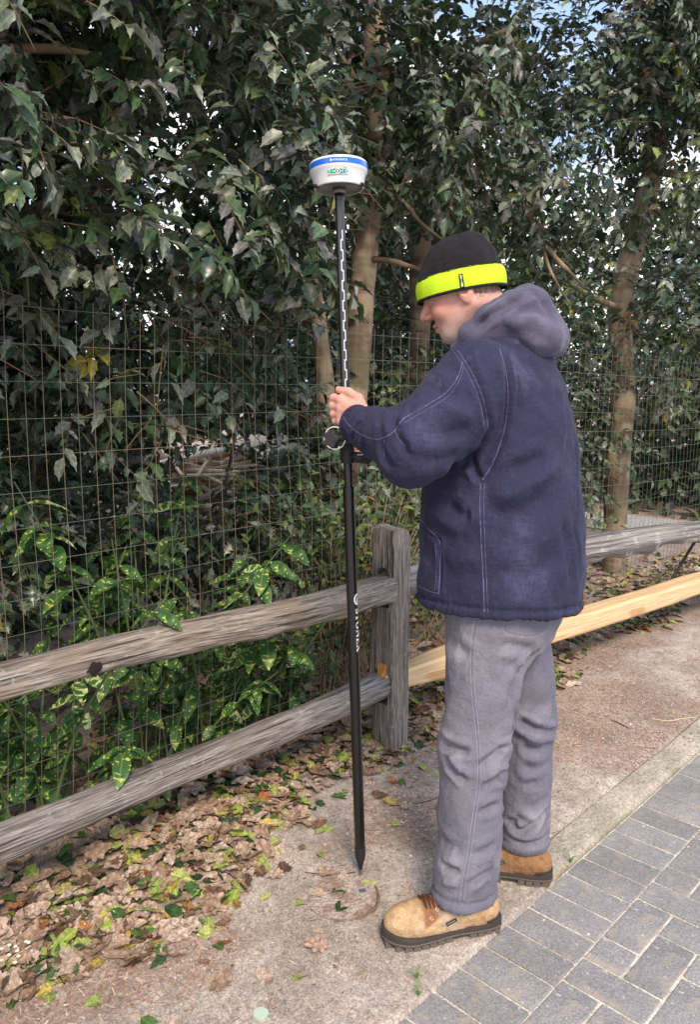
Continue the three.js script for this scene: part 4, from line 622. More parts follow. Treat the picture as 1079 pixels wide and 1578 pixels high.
function jacketSDF(q) {
  let d = jacketBase(q); const h = hemY(q);
  d = smax(d, h - q.y, .008);
  d = smax(d, Math.min(past(q, wrist, wd) - .004, .2 - Math.hypot(q.x - wrist.x, q.y - wrist.y, q.z - wrist.z) + 0), .006);
  { const a = past(q, wristR, wdR) - .004, b = Math.hypot(q.x - wristR.x, q.y - wristR.y, q.z - wristR.z); if (b < .12) d = smax(d, a, .006); }
  if (q.y < h + .06) d = smax(d, -Math.max(torsoSDF(q) + .02, q.y - h - .05), .006);
  { const b = Math.hypot(q.x - wrist.x, q.y - wrist.y, q.z - wrist.z); if (b < .08) { const c = cone(q, wrist.clone().addScaledVector(wd, -.04), wrist.clone().addScaledVector(wd, .05), .04, .04); d = smax(d, -c, .004); } }
  return d;
}
const J = z1(480, 540, .4263), H2 = z1(480, 560, .14829), K3 = z1(560, 930, .3522), F1 = z1(630, 350, .2317);
{
  const g = nets(jacketSDF, [-.06, .80, -2.43], [.70, 1.66, -1.63], .0062);
  const T = l => trace(jacketSDF, J(l), 0);
  const folds = [
    [T([[545, 10], [575, 70], [610, 150], [635, 230], [640, 300]]), .012, -.008], [T([[640, 295], [600, 350], [560, 400], [500, 440]]), .016, -.012],
    [T([[690, 20], [705, 80], [712, 160], [705, 240], [690, 320], [650, 410], [618, 470]]), .011, -.007], [T([[580, 385], [590, 430], [612, 470]]), .012, -.009],
    [T([[720, 430], [780, 415], [860, 385]]), .022, -.007], [T([[640, 520], [720, 520], [820, 470], [900, 400]]), .03, .008], [T([[660, 600], [760, 590], [880, 520]]), .03, -.006], [T([[640, 760], [740, 740], [860, 660], [930, 560]]), .035, .006], [T([[700, 860], [800, 830], [920, 720]]), .03, -.005],
    [T([[390, 500], [420, 560], [470, 610], [540, 640]]), .025, .006], [T([[480, 560], [530, 600], [580, 600]]), .022, -.006], [T([[480, 740], [540, 760], [600, 740]]), .028, .005],
    [T([[300, 290], [290, 240], [330, 190], [350, 140]]), .014, -.010], [T([[300, 300], [330, 340], [350, 390]]), .012, -.008], [T([[250, 210], [240, 260], [220, 310]]), .012, -.007], [T([[200, 205], [190, 250], [160, 290]]), .012, -.006], [T([[190, 330], [200, 380], [210, 400]]), .012, -.007], [T([[240, 330], [260, 390], [300, 430]]), .014, -.007], [T([[160, 300], [150, 330], [150, 350]]), .01, -.006],
    [T([[420, 110], [470, 150], [540, 170]]), .022, -.007], [T([[360, 200], [430, 220], [520, 230], [590, 250]]), .026, .008], [T([[370, 380], [450, 400], [540, 380]]), .024, -.005], [T([[400, 300], [470, 310], [560, 290]]), .022, -.005],
    [T([[940, 20], [955, 150], [950, 300], [965, 480], [960, 640], [968, 800]]), .013, -.006], [T([[900, 120], [915, 260], [900, 380]]), .02, .005], [T([[790, 30], [840, 110], [850, 220]]), .025, -.004], [T([[905, 600], [930, 700], [940, 860]]), .018, -.005],
    [T([[370, 480], [378, 560], [400, 620], [460, 690], [462, 780], [460, 876]]), .008, -.005],
  ].filter(f => f[0].length > 1);
  crease(g, folds, q => {
    let d = fbm3(q.x * 9, q.y * 9, q.z * 9, 3) * .012 + fbm3(q.x * 26 + q.y * 10, q.y * 20, q.z * 26, 2) * .005; const h = hemY(q), a = Math.atan2(bl(q), bf(q)); const b = q.y - h;
    if (b < .06) { d += (.0016 * Math.sin(a * 58 + 3 * noise3(a * 9, 1, 1)) + .0012 * Math.sin(a * 97 + 2 * noise3(a * 7, 4, 1))) * sstep(.055, .02, b); d -= .0065 * Math.exp(-Math.pow((b - .026) / .005, 2)); d += .002 * Math.exp(-Math.pow((b - .012) / .008, 2)); }
    const w = Math.hypot(q.x - wrist.x, q.y - wrist.y, q.z - wrist.z); if (w < .09) { const c = past(q, wrist, wd); d -= .006 * Math.exp(-Math.pow((c + .03) / .006, 2)); d += .003 * Math.sin(Math.atan2(q.y - wrist.y, q.x - wrist.x + q.z - wrist.z) * 18) * sstep(-.05, -.02, c); }
    return d;
  });
  const skinJ = solid(g); const jk = part('jacket', boxUV(inPerson(g), 1.6), jacketMat, personRoot);
  const S = (l, r = .0014, m = seamMat, off = .0002, n, w) => stitch(jk, skinJ, J(l), r, m, off, n, w);
  S([[528, -2], [560, 45], [600, 120], [628, 200], [640, 285]]); S([[516, 4], [548, 50], [586, 124], [614, 204], [626, 284]], .0009);
  S([[680, -8], [700, 60], [711, 140], [708, 220], [692, 310], [655, 410], [618, 470]], .0016, seamMat, .0002, 'seam', .0012);
  S([[612, 480], [610, 560], [615, 700], [622, 830], [626, 945]], .0014); S([[626, 480], [624, 560], [628, 700], [634, 830], [638, 945]], .0008, seamMat);
  S([[376, 520], [380, 560], [404, 624], [464, 690], [466, 780], [462, 880]], .0017, seamMat, 0, 'pocket_edge'); S([[462, 880], [420, 868], [366, 838]], .0012, seamMat, 0, 'pocket_edge'); S([[448, 700], [452, 780], [447, 866]], .0008);
  S([[548, 40], [530, 95], [490, 150], [430, 190], [370, 225], [330, 250], [302, 290], [270, 312], [232, 322], [180, 305], [140, 275], [112, 240]], .0014); S([[552, 56], [536, 108], [496, 164], [436, 204], [376, 238], [338, 262]], .0008);
  S([[302, 292], [315, 318], [338, 345]], .0012); S([[262, 320], [264, 350], [262, 385]], .0007);
  S([[364, 884], [420, 912], [500, 936], [620, 950], [740, 950], [860, 938], [985, 906]], .0012, seamDark, .0);
  // cuff edge
  const ring = []; { const a1 = V(0, 1, 0).cross(wd).normalize(), a2 = wd.clone().cross(a1); for (let k = 0; k <= 40; k++) { const a = k / 40 * 6.2832; ring.push(wrist.clone().addScaledVector(wd, .002).addScaledVector(a1, Math.cos(a) * .0475).addScaledVector(a2, Math.sin(a) * .0475)); } }
  part('cuff', inPerson(tube(ring, .0052, 7, { cap: false })), jacketMat, jk);
}
// ---------- hood of the sweatshirt, bunched behind the neck
{
  const hoodMat = PHY({ map: cloth(rgb(84, 82, 101), rgb(112, 109, 128), 27, .3), bumpMap: weave(100, 23), bumpScale: .001, roughness: 1, sheen: .5, sheenColor: new THREE.Color(.35, .34, .42), sheenRoughness: .8 });
  const rim = [at(701, 538, -1.995), at(722, 512, -1.975), at(750, 484, -1.965), at(786, 463, -1.985), at(812, 454, -2.04)];
  const mir = p => { const f = bf(p), l = bl(p); return B_(f, -l - .02, p.y); };
  const rimR = rim.map(mir), bulkC = at(800, 497, -2.06);
  const lo = p => { const x = p.x - bulkC.x, y = p.y - bulkC.y, z = p.z - bulkC.z; const f = x * F.x + z * F.z, l = x * L_.x + z * L_.z; const c = Math.cos(.62), s = Math.sin(.62); return ell(f * c + y * s, -f * s + y * c, l, .086, .045, .13); };
  const tail = at(846, 508, -2.1);
  const sdf = q => {
    let d = lo(q); d = smin(d, cone(q, at(820, 470, -2.07), tail, .05, .038), .05); d = smin(d, cone(q, B_(-.1, .07, 1.585), B_(-.1, -.09, 1.585), .05, .05), .05);
    for (const c of [rim, rimR]) for (let i = 0; i < 4; i++) d = smin(d, cone(q, c[i], c[i + 1], i ? .021 : .013, .021), .02);
    d = smin(d, cone(q, rim[4], rimR[4], .024, .024), .02);
    d = smin(d, smax(cone(q, B_(.03, 0, 1.52), B_(-.005, 0, 1.61), .12, .098), -cone(q, neckA, Hd(-.02, .02, 0), .082, .088), .01), .02);
    d = smin(d, cone(q, at(735, 525, -1.975), at(800, 480, -1.99), .026, .045), .03); d = smin(d, cone(q, mir(at(735, 525, -1.975)), mir(at(800, 480, -1.99)), .026, .045), .03); d = smax(d, -(headSDF(q) - .004), .006); const [f, u] = headLocal(q); d = smax(d, -ell(f, u - .03, headLocal(q)[2], .125, .12, .105), .008);
    return d;
  };
  const g = nets(sdf, [.2, 1.44, -2.3], [.72, 1.80, -1.84], .0048);
  const T = l => trace(sdf, F1(l), 0);
  crease(g, [[T([[430, 700], [520, 620], [640, 540], [760, 470], [830, 440]]), .012, -.006], [T([[640, 600], [760, 560], [880, 560], [940, 600]]), .022, -.006], [T([[560, 660], [700, 590], [850, 620], [960, 700]]), .02, .005], [T([[880, 480], [940, 560], [990, 660]]), .02, -.005], [T([[450, 670], [560, 560], [700, 460]]), .012, -.004]].filter(f => f[0].length > 1), q => fbm3(q.x * 22, q.y * 22, q.z * 22, 3) * .007);
  const skinH = solid(g); const hd = part('hood', boxUV(inPerson(g), 2), hoodMat, personRoot);
  stitch(hd, skinH, F1([[300, 770], [380, 690], [480, 590], [600, 500], [720, 430], [820, 412]]), .0011, STD({ color: new THREE.Color(.09, .088, .12), roughness: 1 }), 0);
}
// ---------- beanie
{
  const tilt = Math.atan(.213), aU = hU.clone().multiplyScalar(Math.cos(tilt)).addScaledVector(hF, -Math.sin(tilt)), aF = hF.clone().multiplyScalar(Math.cos(tilt)).addScaledVector(hU, Math.sin(tilt)), O = Hd(.004, -.0115, 0);
  const pos = (f, l, u) => O.clone().addScaledVector(aF, f).addScaledVector(hL, l).addScaledVector(aU, u);
  const prof = v => { const e = Math.pow(Math.max(0, 1 - Math.pow(Math.max(0, v), 2.5)), 1 / 2.1); return e; };
  const shell = (v0, v1, n, add, lump, hgt = .157) => { const P = [], T = [], I = [], m = 96; for (let k = 0; k <= n; k++) { const v = mixn(v0, v1, k / n), e = prof(v); for (let j = 0; j <= m; j++) { const a = (j % m) / m * 6.2832, w = add(k / n, a), n2 = lump ? fbm3(Math.cos(a) * 2.2, v * 3.4, Math.sin(a) * 2.2 + 4, 3) * .013 * Math.min(1, v * 3) : 0; const f = Math.cos(a) * (.1135 * e + w + n2) - .016 * v * v, l = Math.sin(a) * (.0925 * e + w + n2), q = pos(f, l, v * hgt + (v > .97 ? -.002 : 0)); P.push(q.x, q.y, q.z); T.push(a * .1, v * hgt); } } for (let k = 0; k < n; k++) for (let j = 0; j < m; j++) { const A = k * (m + 1) + j, B = A + 1, C = A + m + 1; I.push(A, C, B, B, C, C + 1); } return inPerson(geom(P, I, T)); };
  const fleece = PHY({ color: new THREE.Color(.012, .0105, .014), roughness: 1, sheen: .15, sheenRoughness: .5, sheenColor: new THREE.Color(.16, .14, .2), bumpMap: tex(256, 256, (u, v) => .5 + pfbm(u, v, 50, 50, 5, 4) * .8, false, [9, 9]), bumpScale: .003, side: THREE.DoubleSide });
  const viz = PHY({ color: new THREE.Color(.62, .92, .015), roughness: .75, sheen: .4, sheenColor: new THREE.Color(.6, .8, .1), bumpMap: tex(256, 256, (u, v) => .5 + Math.sin(v * 400) * .15 + pfbm(u, v, 40, 40, 8, 3) * .5, false, [9, 9]), bumpScale: .001, side: THREE.DoubleSide });
  const b = part('beanie', shell(.03, .999, 40, () => 0, true), fleece, personRoot, 'black fleece beanie with a bright yellow band');
  const wob = a => fbm3(Math.cos(a) * 3, 2, Math.sin(a) * 3, 2) * .003;
  part('band', shell(.03, .345, 14, (k, a) => .0045 + wob(a) + .0025 * Math.sin(k * Math.PI) - (k > .92 ? .003 : 0), false), viz, b);
  part('trim', shell(-.02, .035, 5, (k, a) => .004 + wob(a) + .0028 * Math.sin(k * Math.PI), false), STD({ color: new THREE.Color(.012, .016, .012), roughness: 1, side: THREE.DoubleSide }), b);
  const st = []; for (let k = 0; k <= 90; k++) { const a = k / 90 * 6.2832, v = .333 + .006 * noise3(k * .7, 3, 1), e = prof(v); st.push(pos(Math.cos(a) * (.1135 * e + .0068 + wob(a)) - .016 * v * v, Math.sin(a) * (.0925 * e + .0068 + wob(a)), v * .157)); }
  part('stitching', inPerson(tube(st, .0011, 4, { cap: false })), STD({ color: new THREE.Color(.05, .07, .02), roughness: 1 }), b);
  const cv = document.createElement('canvas'); cv.width = 64; cv.height = 128; const cx = cv.getContext('2d'); cx.fillStyle = '#10160f'; cx.fillRect(0, 0, 64, 128); cx.fillStyle = '#cfd9b8'; cx.beginPath(); cx.moveTo(16, 10); cx.lineTo(48, 10); cx.lineTo(40, 64); cx.lineTo(50, 118); cx.lineTo(14, 118); cx.lineTo(24, 64); cx.fill(); cx.fillStyle = '#8fa046'; cx.fillRect(26, 40, 12, 44);
  const ct = new THREE.CanvasTexture(cv); ct.colorSpace = THREE.SRGBColorSpace;
  const tg = new THREE.BoxGeometry(.0105, .034, .002); const a = 1.66, v = .13, e = prof(v); const c = pos(Math.cos(a) * (.1135 * e + .0085), Math.sin(a) * (.0925 * e + .0085), v * .157); tg.applyMatrix4(new THREE.Matrix4().makeBasis(aF.clone().negate(), aU, hL).setPosition(c)); part('label_tag', inPerson(tg), STD({ map: ct, roughness: .8 }), b);
}
// ---------- trousers
{
  const [LL, LR] = LEGS;
  const legSDF = (q, lg, r0, r1, r2) => { const hip = lg[0], k = lg[1], a = lg[2]; let d = cone(q, hip, k, r0, r1); return smin(d, cone(q, k, V(a.x, .05, a.z), r1, r2), .03); };
  const sdf = q => {
    const x = q; const f = bf(x), l = bl(x); let d = ell(f + .012, x.y - .9, l, .17, .2, .195);
    d = smin(d, legSDF(q, LL, .113, .089, .083), .035); let r = legSDF(q, LR, .111, .085, .078); d = smin(d, r, .028);
    d = smax(d, q.y - .98, .01); const cutL = .058 + .12 * ((q.x - LL[2].x)); const nearL = Math.hypot(q.x - LL[2].x, q.z - LL[2].z) < Math.hypot(q.x - LR[2].x, q.z - LR[2].z); const cut = nearL ? .106 : .108; d = smax(d, cut - q.y, .006);
    const A = nearL ? LL[2] : LR[2]; if (q.y < cut + .05) d = smax(d, -Math.max(Math.hypot(q.x - A.x, q.z - A.z) - (nearL ? .056 : .053), q.y - cut - .04), .005); return d;
  };
  const g = nets(sdf, [.16, .03, -2.36], [.72, 1.0, -1.76], .0056);
  const T = l => trace(sdf, K3(l), 0);
  const folds = [
    [T([[340, 592], [385, 628], [430, 648], [470, 650]]), .014, -.011], [T([[372, 690], [410, 745], [455, 785]]), .013, -.009], [T([[390, 650], [410, 700], [440, 740]]), .016, .007], [T([[645, 630], [600, 645], [545, 690], [510, 720]]), .014, -.009], [T([[640, 700], [590, 720], [540, 760]]), .013, .007], [T([[630, 770], [580, 775], [525, 805]]), .012, -.009], [T([[625, 820], [570, 850], [520, 860]]), .014, .006], [T([[600, 880], [550, 905], [500, 910]]), .013, -.006],
    [T([[312, 1105], [345, 1140], [385, 1162], [425, 1172]]), .012, -.010], [T([[560, 1172], [515, 1200], [465, 1232]]), .012, -.009], [T([[300, 1180], [350, 1215], [420, 1225]]), .014, .007], [T([[585, 1050], [540, 1080], [480, 1100]]), .016, -.006], [T([[330, 1020], [380, 1060], [440, 1080]]), .018, -.005],
    [T([[745, 215], [710, 260], [680, 320], [655, 400], [640, 470]]), .02, -.012], [T([[600, 180], [680, 185], [740, 200]]), .014, -.005], [T([[590, 220], [660, 240], [700, 270]]), .014, .004], [T([[360, 150], [410, 190], [460, 230]]), .02, -.006],
    [T([[650, 480], [700, 525], [760, 555], [845, 560]]), .014, -.010], [T([[650, 590], [720, 640], [790, 645], [848, 618]]), .014, -.010], [T([[660, 540], [740, 590], [840, 590]]), .016, .008], [T([[640, 700], [720, 720], [830, 690]]), .016, -.007], [T([[700, 800], [760, 780], [840, 730]]), .016, -.006], [T([[640, 960], [690, 1000], [740, 975], [800, 900]]), .014, -.010], [T([[640, 1020], [700, 1050], [770, 1045], [815, 1015]]), .012, -.009], [T([[680, 900], [740, 930], [820, 850]]), .016, .007], [T([[610, 920], [640, 950], [680, 950]]), .012, -.006],
  ].filter(f => f[0].length > 1);
  crease(g, folds, q => { let d = fbm3(q.x * 10, q.y * 8, q.z * 10, 3) * .014 + fbm3(q.x * 24, q.y * 30, q.z * 24, 2) * .005; const nearL = q.z > -2.04; const b = q.y - (nearL ? .106 : .108); const A = nearL ? LL[2] : LR[2], a = Math.atan2(q.z - A.z, q.x - A.x); if (b < .05) { d -= .005 * Math.exp(-Math.pow((b - .026) / .004, 2)); d += .0009 * Math.sin(a * 44 + 3 * noise3(a * 6, 2, 2)) * sstep(.03, .02, b); d += .004 * sstep(.03, .0, b); } return d; });
  const knee = V(LL[1].x - .07, .52, LL[1].z + .05);
  colorize(g, (x, y, z) => { const w = sstep(-.1, .45, fbm3(x * 9, y * 7, z * 9, 4) + .55 * Math.exp(-((x - knee.x) ** 2 + (z - knee.z) ** 2) / .006 - (y - knee.y) ** 2 / .02) + .4 * Math.exp(-((y - .83) ** 2) / .006)); const dirt = sstep(.0, .4, fbm3(x * 14, y * 10, z * 14 + 3, 3) + .35 * sstep(.22, .08, y)); return mix3(mix3([.95, .95, .97], [1.15, 1.13, 1.1], w), [.8, .75, .69], dirt * .3); });
  const skinT = solid(g); const tr = part('trousers', boxUV(inPerson(g), 1.8), trouserMat, personRoot);
  const S = (l, r = .0013, m = tseam, off = .0002, n) => stitch(tr, skinT, K3(l), r, m, off, n);
  S([[484, 75], [470, 180], [470, 300], [478, 430], [492, 560], [500, 680], [498, 800], [476, 950], [455, 1100], [432, 1230], [424, 1300]]); S([[506, 75], [490, 180], [486, 300], [493, 430], [506, 560], [513, 680], [511, 800], [490, 950], [470, 1100], [448, 1230], [440, 1300]], .001); S([[497, 75], [480, 180], [478, 300], [485, 430], [499, 560], [507, 680], [505, 800], [483, 950], [463, 1100], [440, 1230], [432, 1300]], .0008, tdark);
  S([[618, 85], [612, 120], [640, 138], [720, 150], [770, 140], [815, 100], [828, 70]], .0013, tseam, 0, 'pocket_edge'); S([[628, 85], [624, 114], [648, 128], [722, 140]], .0009, tdark, 0, 'pocket_edge');
  S([[655, 530], [662, 600], [672, 700], [668, 800], [650, 920], [625, 1010], [620, 1080]], .001, tdark);
}
// ---------- boots
{
  const half = [[-.004, .0], [.0, .022], [.02, .033], [.06, .0375], [.11, .036], [.15, .038], [.2, .0465], [.245, .0505], [.28, .046], [.305, .032], [.318, .012], [.32, 0]];
  const outline = (grow) => { const sh = new THREE.Shape(); const a = half.map(([x, w]) => [x + (x > .16 ? grow * .6 : -grow * .6), w ? w * .95 + grow : 0]); const pts = [...a.map(([x, w]) => new THREE.Vector2(x, w)), ...a.slice(1, -1).reverse().map(([x, w]) => new THREE.Vector2(x, -w * .96))]; const c = new THREE.SplineCurve([...pts, pts[0]]); sh.setFromPoints(c.getPoints(90)); return sh; };
  const wAt = x => { for (let i = 1; i < half.length; i++) if (x <= half[i][0]) return mixn(half[i - 1][1], half[i][1], (x - half[i - 1][0]) / (half[i][0] - half[i - 1][0])); return .01; };
  const leather = PHY({ vertexColors: true, roughness: .72, specularIntensity: .35, map: tex(512, 512, (u, v) => { const k = .93 + pfbm(u, v, 14, 14, 3, 5) * .18 + pfbm(u, v, 120, 120, 6, 2) * .14; return [k, k, k]; }), bumpMap: tex(512, 512, (u, v) => .5 + pfbm(u, v, 70, 70, 8, 4) * .6 + pfbm(u, v, 9, 9, 9, 3) * .5, false), bumpScale: .0022 });
  const rubber = STD({ color: new THREE.Color(.05, .04, .033), roughness: .85, bumpMap: tex(128, 128, (u, v) => .5 + pfbm(u, v, 40, 40, 2, 3) * .7, false), bumpScale: .001 }), rubber2 = STD({ color: new THREE.Color(.13, .11, .09), roughness: .95 });
  const sdf = q => { // x forward, y up, z to the side
    let d = smin(cone(q, V(.09, .075, 0), V(.118, .15, 0), .038, .036), ell(q.x - .052, q.y - .058, q.z, .057, .05, .04), .02); d = smin(d, cone(q, V(.1, .082, 0), V(.205, .066, 0), .038, .039), .03);
    d = smin(d, ell(q.x - .245, q.y - .055, q.z, .072, .048, .0485), .03); d = smin(d, ell(q.x - .16, q.y - .05, q.z, .11, .045, .041), .02); d = smax(d, .026 - q.y, .006); d = smax(d, q.y - .165, .006); d = smax(d, -cone(q, V(.112, .14, 0), V(.12, .2, 0), .028, .03), .006); return d;
  };
  const ug = nets(sdf, [-.03, .01, -.08], [.35, .19, .08], .0042);
  crease(ug, [[[V(.19, .085, -.05), V(.195, .105, 0), V(.19, .085, .05)], .006, -.003], [[V(.17, .09, -.05), V(.178, .115, 0), V(.17, .09, .05)], .006, -.003], [[V(.085, .03, -.06), V(.09, .07, -.055), V(.088, .12, -.04)], .0035, -.003], [[V(.2, .06, -.05), V(.186, .072, -.05), V(.17, .068, -.05), V(.15, .08, -.05), V(.135, .11, -.04)], .0035, -.003]], q => fbm3(q.x * 40, q.y * 40, q.z * 40, 3) * .003);
  colorize(ug, (x, y, z) => { const n = fbm3(x * 22, y * 22, z * 22, 4), n2 = fbm3(x * 70, y * 70, z * 70, 3); let c = mix3([.6, .385, .2], [.68, .475, .275], sstep(-.5, .5, n * .7 + .25 * sstep(.12, .2, x) - .1 + n2 * .2)); const tongue = sstep(.07, .078, y + .5 * (x - .19)) * sstep(.228, .215, x) * sstep(.12, .135, x); c = mix3(c, [.27, .105, .06], tongue * .85); c = mix3(c, [.30, .16, .075], sstep(.35, .75, n2 + .4 * sstep(.05, .0, x) + .3 * sstep(.045, .03, y)) * .6); return mix3(c, [.52, .45, .37], sstep(.12, .4, fbm3(x * 30 + 5, y * 50, z * 30, 3) + .2 * sstep(.07, .03, y)) * .5); });
  const upper = boxUV(ug, 5);
  const midsole = new THREE.ExtrudeGeometry(outline(.003), { depth: .012, bevelEnabled: true, bevelSize: .002, bevelThickness: .004, bevelSegments: 3, curveSegments: 4 }); midsole.rotateX(-Math.PI / 2);
  { const p = midsole.attributes.position; for (let i = 0; i < p.count; i++) { const x = p.getX(i); let y = p.getY(i) + .0145; if (y > .024) y += .011 * sstep(.25, .31, x) + .012 * sstep(.06, .0, x); y += .008 * sstep(.25, .32, x); p.setY(i, y); } midsole.computeVertexNormals(); }
  const welt = new THREE.ExtrudeGeometry(outline(.0055), { depth: .0022, bevelEnabled: true, bevelSize: .0012, bevelThickness: .0012, bevelSegments: 2, curveSegments: 4 }); welt.rotateX(-Math.PI / 2); { const p = welt.attributes.position; for (let i = 0; i < p.count; i++) { const x = p.getX(i); p.setY(i, p.getY(i) + .0185 + .008 * sstep(.25, .32, x)); } welt.computeVertexNormals(); } const lugs = []; for (const sd of [1, -1]) for (let x = .006; x < .31; x += .0228) { if (x > .085 && x < .125) continue; const w = wAt(x + .009); const b = new THREE.BoxGeometry(.0192, .015, .019); b.translate(x + .009, .0085 + .008 * sstep(.25, .32, x), sd * (w * .95 - .0015)); lugs.push(b); }
  { const b = new THREE.BoxGeometry(.088, .014, .062); b.translate(.045, .009, 0); lugs.push(b); const c = new THREE.BoxGeometry(.16, .01, .07); c.translate(.205, .010, 0); lugs.push(c); }
  const eyelet = new THREE.TorusGeometry(.0038, .0014, 6, 14), brass = STD({ color: new THREE.Color(.55, .45, .3), metalness: .7, roughness: .4 }), lace = STD({ color: new THREE.Color(.12, .045, .02), roughness: .9 });
  const cv = document.createElement('canvas'); cv.width = 128; cv.height = 48; const cx = cv.getContext('2d'); cx.fillStyle = '#1c1a18'; cx.fillRect(0, 0, 128, 48); cx.strokeStyle = '#8d8375'; cx.lineWidth = 3; cx.strokeRect(4, 4, 120, 40); cx.fillStyle = '#cfc6b8'; for (let i = 0; i < 8; i++) cx.fillRect(16 + i * 12, 20 + (i % 3) * 2, 8, 9 - (i % 2) * 3); const ct = new THREE.CanvasTexture(cv); ct.colorSpace = THREE.SRGBColorSpace;
  const brown = leather.clone(); brown.color = new THREE.Color(.62, .5, .42);
  const boot = (heel, dir, side, lab, skin = leather) => {
    const t = new THREE.Group(); t.name = 'boot'; t.userData.label = lab; personRoot.add(t); t.position.set(heel.x - .42, 0, heel.z + 2.03); t.rotation.y = Math.atan2(-dir.z, dir.x); t.scale.setScalar(1.015);
    part('upper', upper, skin, t); part('midsole', midsole, rubber, t); part('tread', mergeGeometries(lugs), rubber2, t); part('welt', welt, rubber2, t);
    const hh = (x, y) => { for (let z = .08; z > 0; z -= .0005) if (sdf(V(x, y, z)) < .0005) return z; return .04; };
    for (const [x, y] of [[.202, .083], [.183, .097]]) { const e = part('eyelet', eyelet, brass, t); e.position.set(x, y, side * (hh(x, y) + .001)); e.rotation.x = side * -.6; }
    const lc = []; for (let k = 0; k <= 30; k++) { const f = k / 30, x = mixn(.218, .176, f), z = Math.sin(k * .84) * .03; let y = .16; while (y > .03 && sdf(V(x, y, z)) > .001) y -= .001; lc.push(V(x, y + .002, z)); } part('laces', tube(curve(lc, 90), .0019, 5), lace, t);
    const z0 = hh(.147, .064); const tg = part('label_tag', new THREE.BoxGeometry(.031, .011, .0016), STD({ map: ct, roughness: .7 }), t); tg.position.set(.147, .064, side * (z0 + .0004)); tg.rotation.set(side * -.15, side < 0 ? Math.PI : 0, side * -.35);
    const hc = new THREE.TorusGeometry(.042, .0026, 5, 24, Math.PI * 1.0); hc.rotateX(Math.PI / 2); hc.rotateY(-Math.PI / 2); const c = part('heel_ridge', hc, rubber, t); c.position.set(.044, .043, 0); c.scale.set(1.1, 1, .96);
  };
  const d1 = onG(625, 1466).sub(onG(757, 1443)).setY(0).normalize(), h1 = onG(775, 1440); const n1 = V(-d1.z, 0, d1.x); // heel at the outer edge, centre line half a sole beyond
  const c1 = h1.clone().addScaledVector(n1.z < 0 ? n1 : n1.negate(), .042);
  boot(c1, d1, -1, 'left boot, scuffed tan leather with rust brown lace panel');
  const d2 = V(-1, 0, -.22).normalize(), c2 = onG(854, 1372).add(V(0, 0, -.045)); boot(c2, d2, -1, 'right boot, darker brown leather over a worn heel', brown);
}
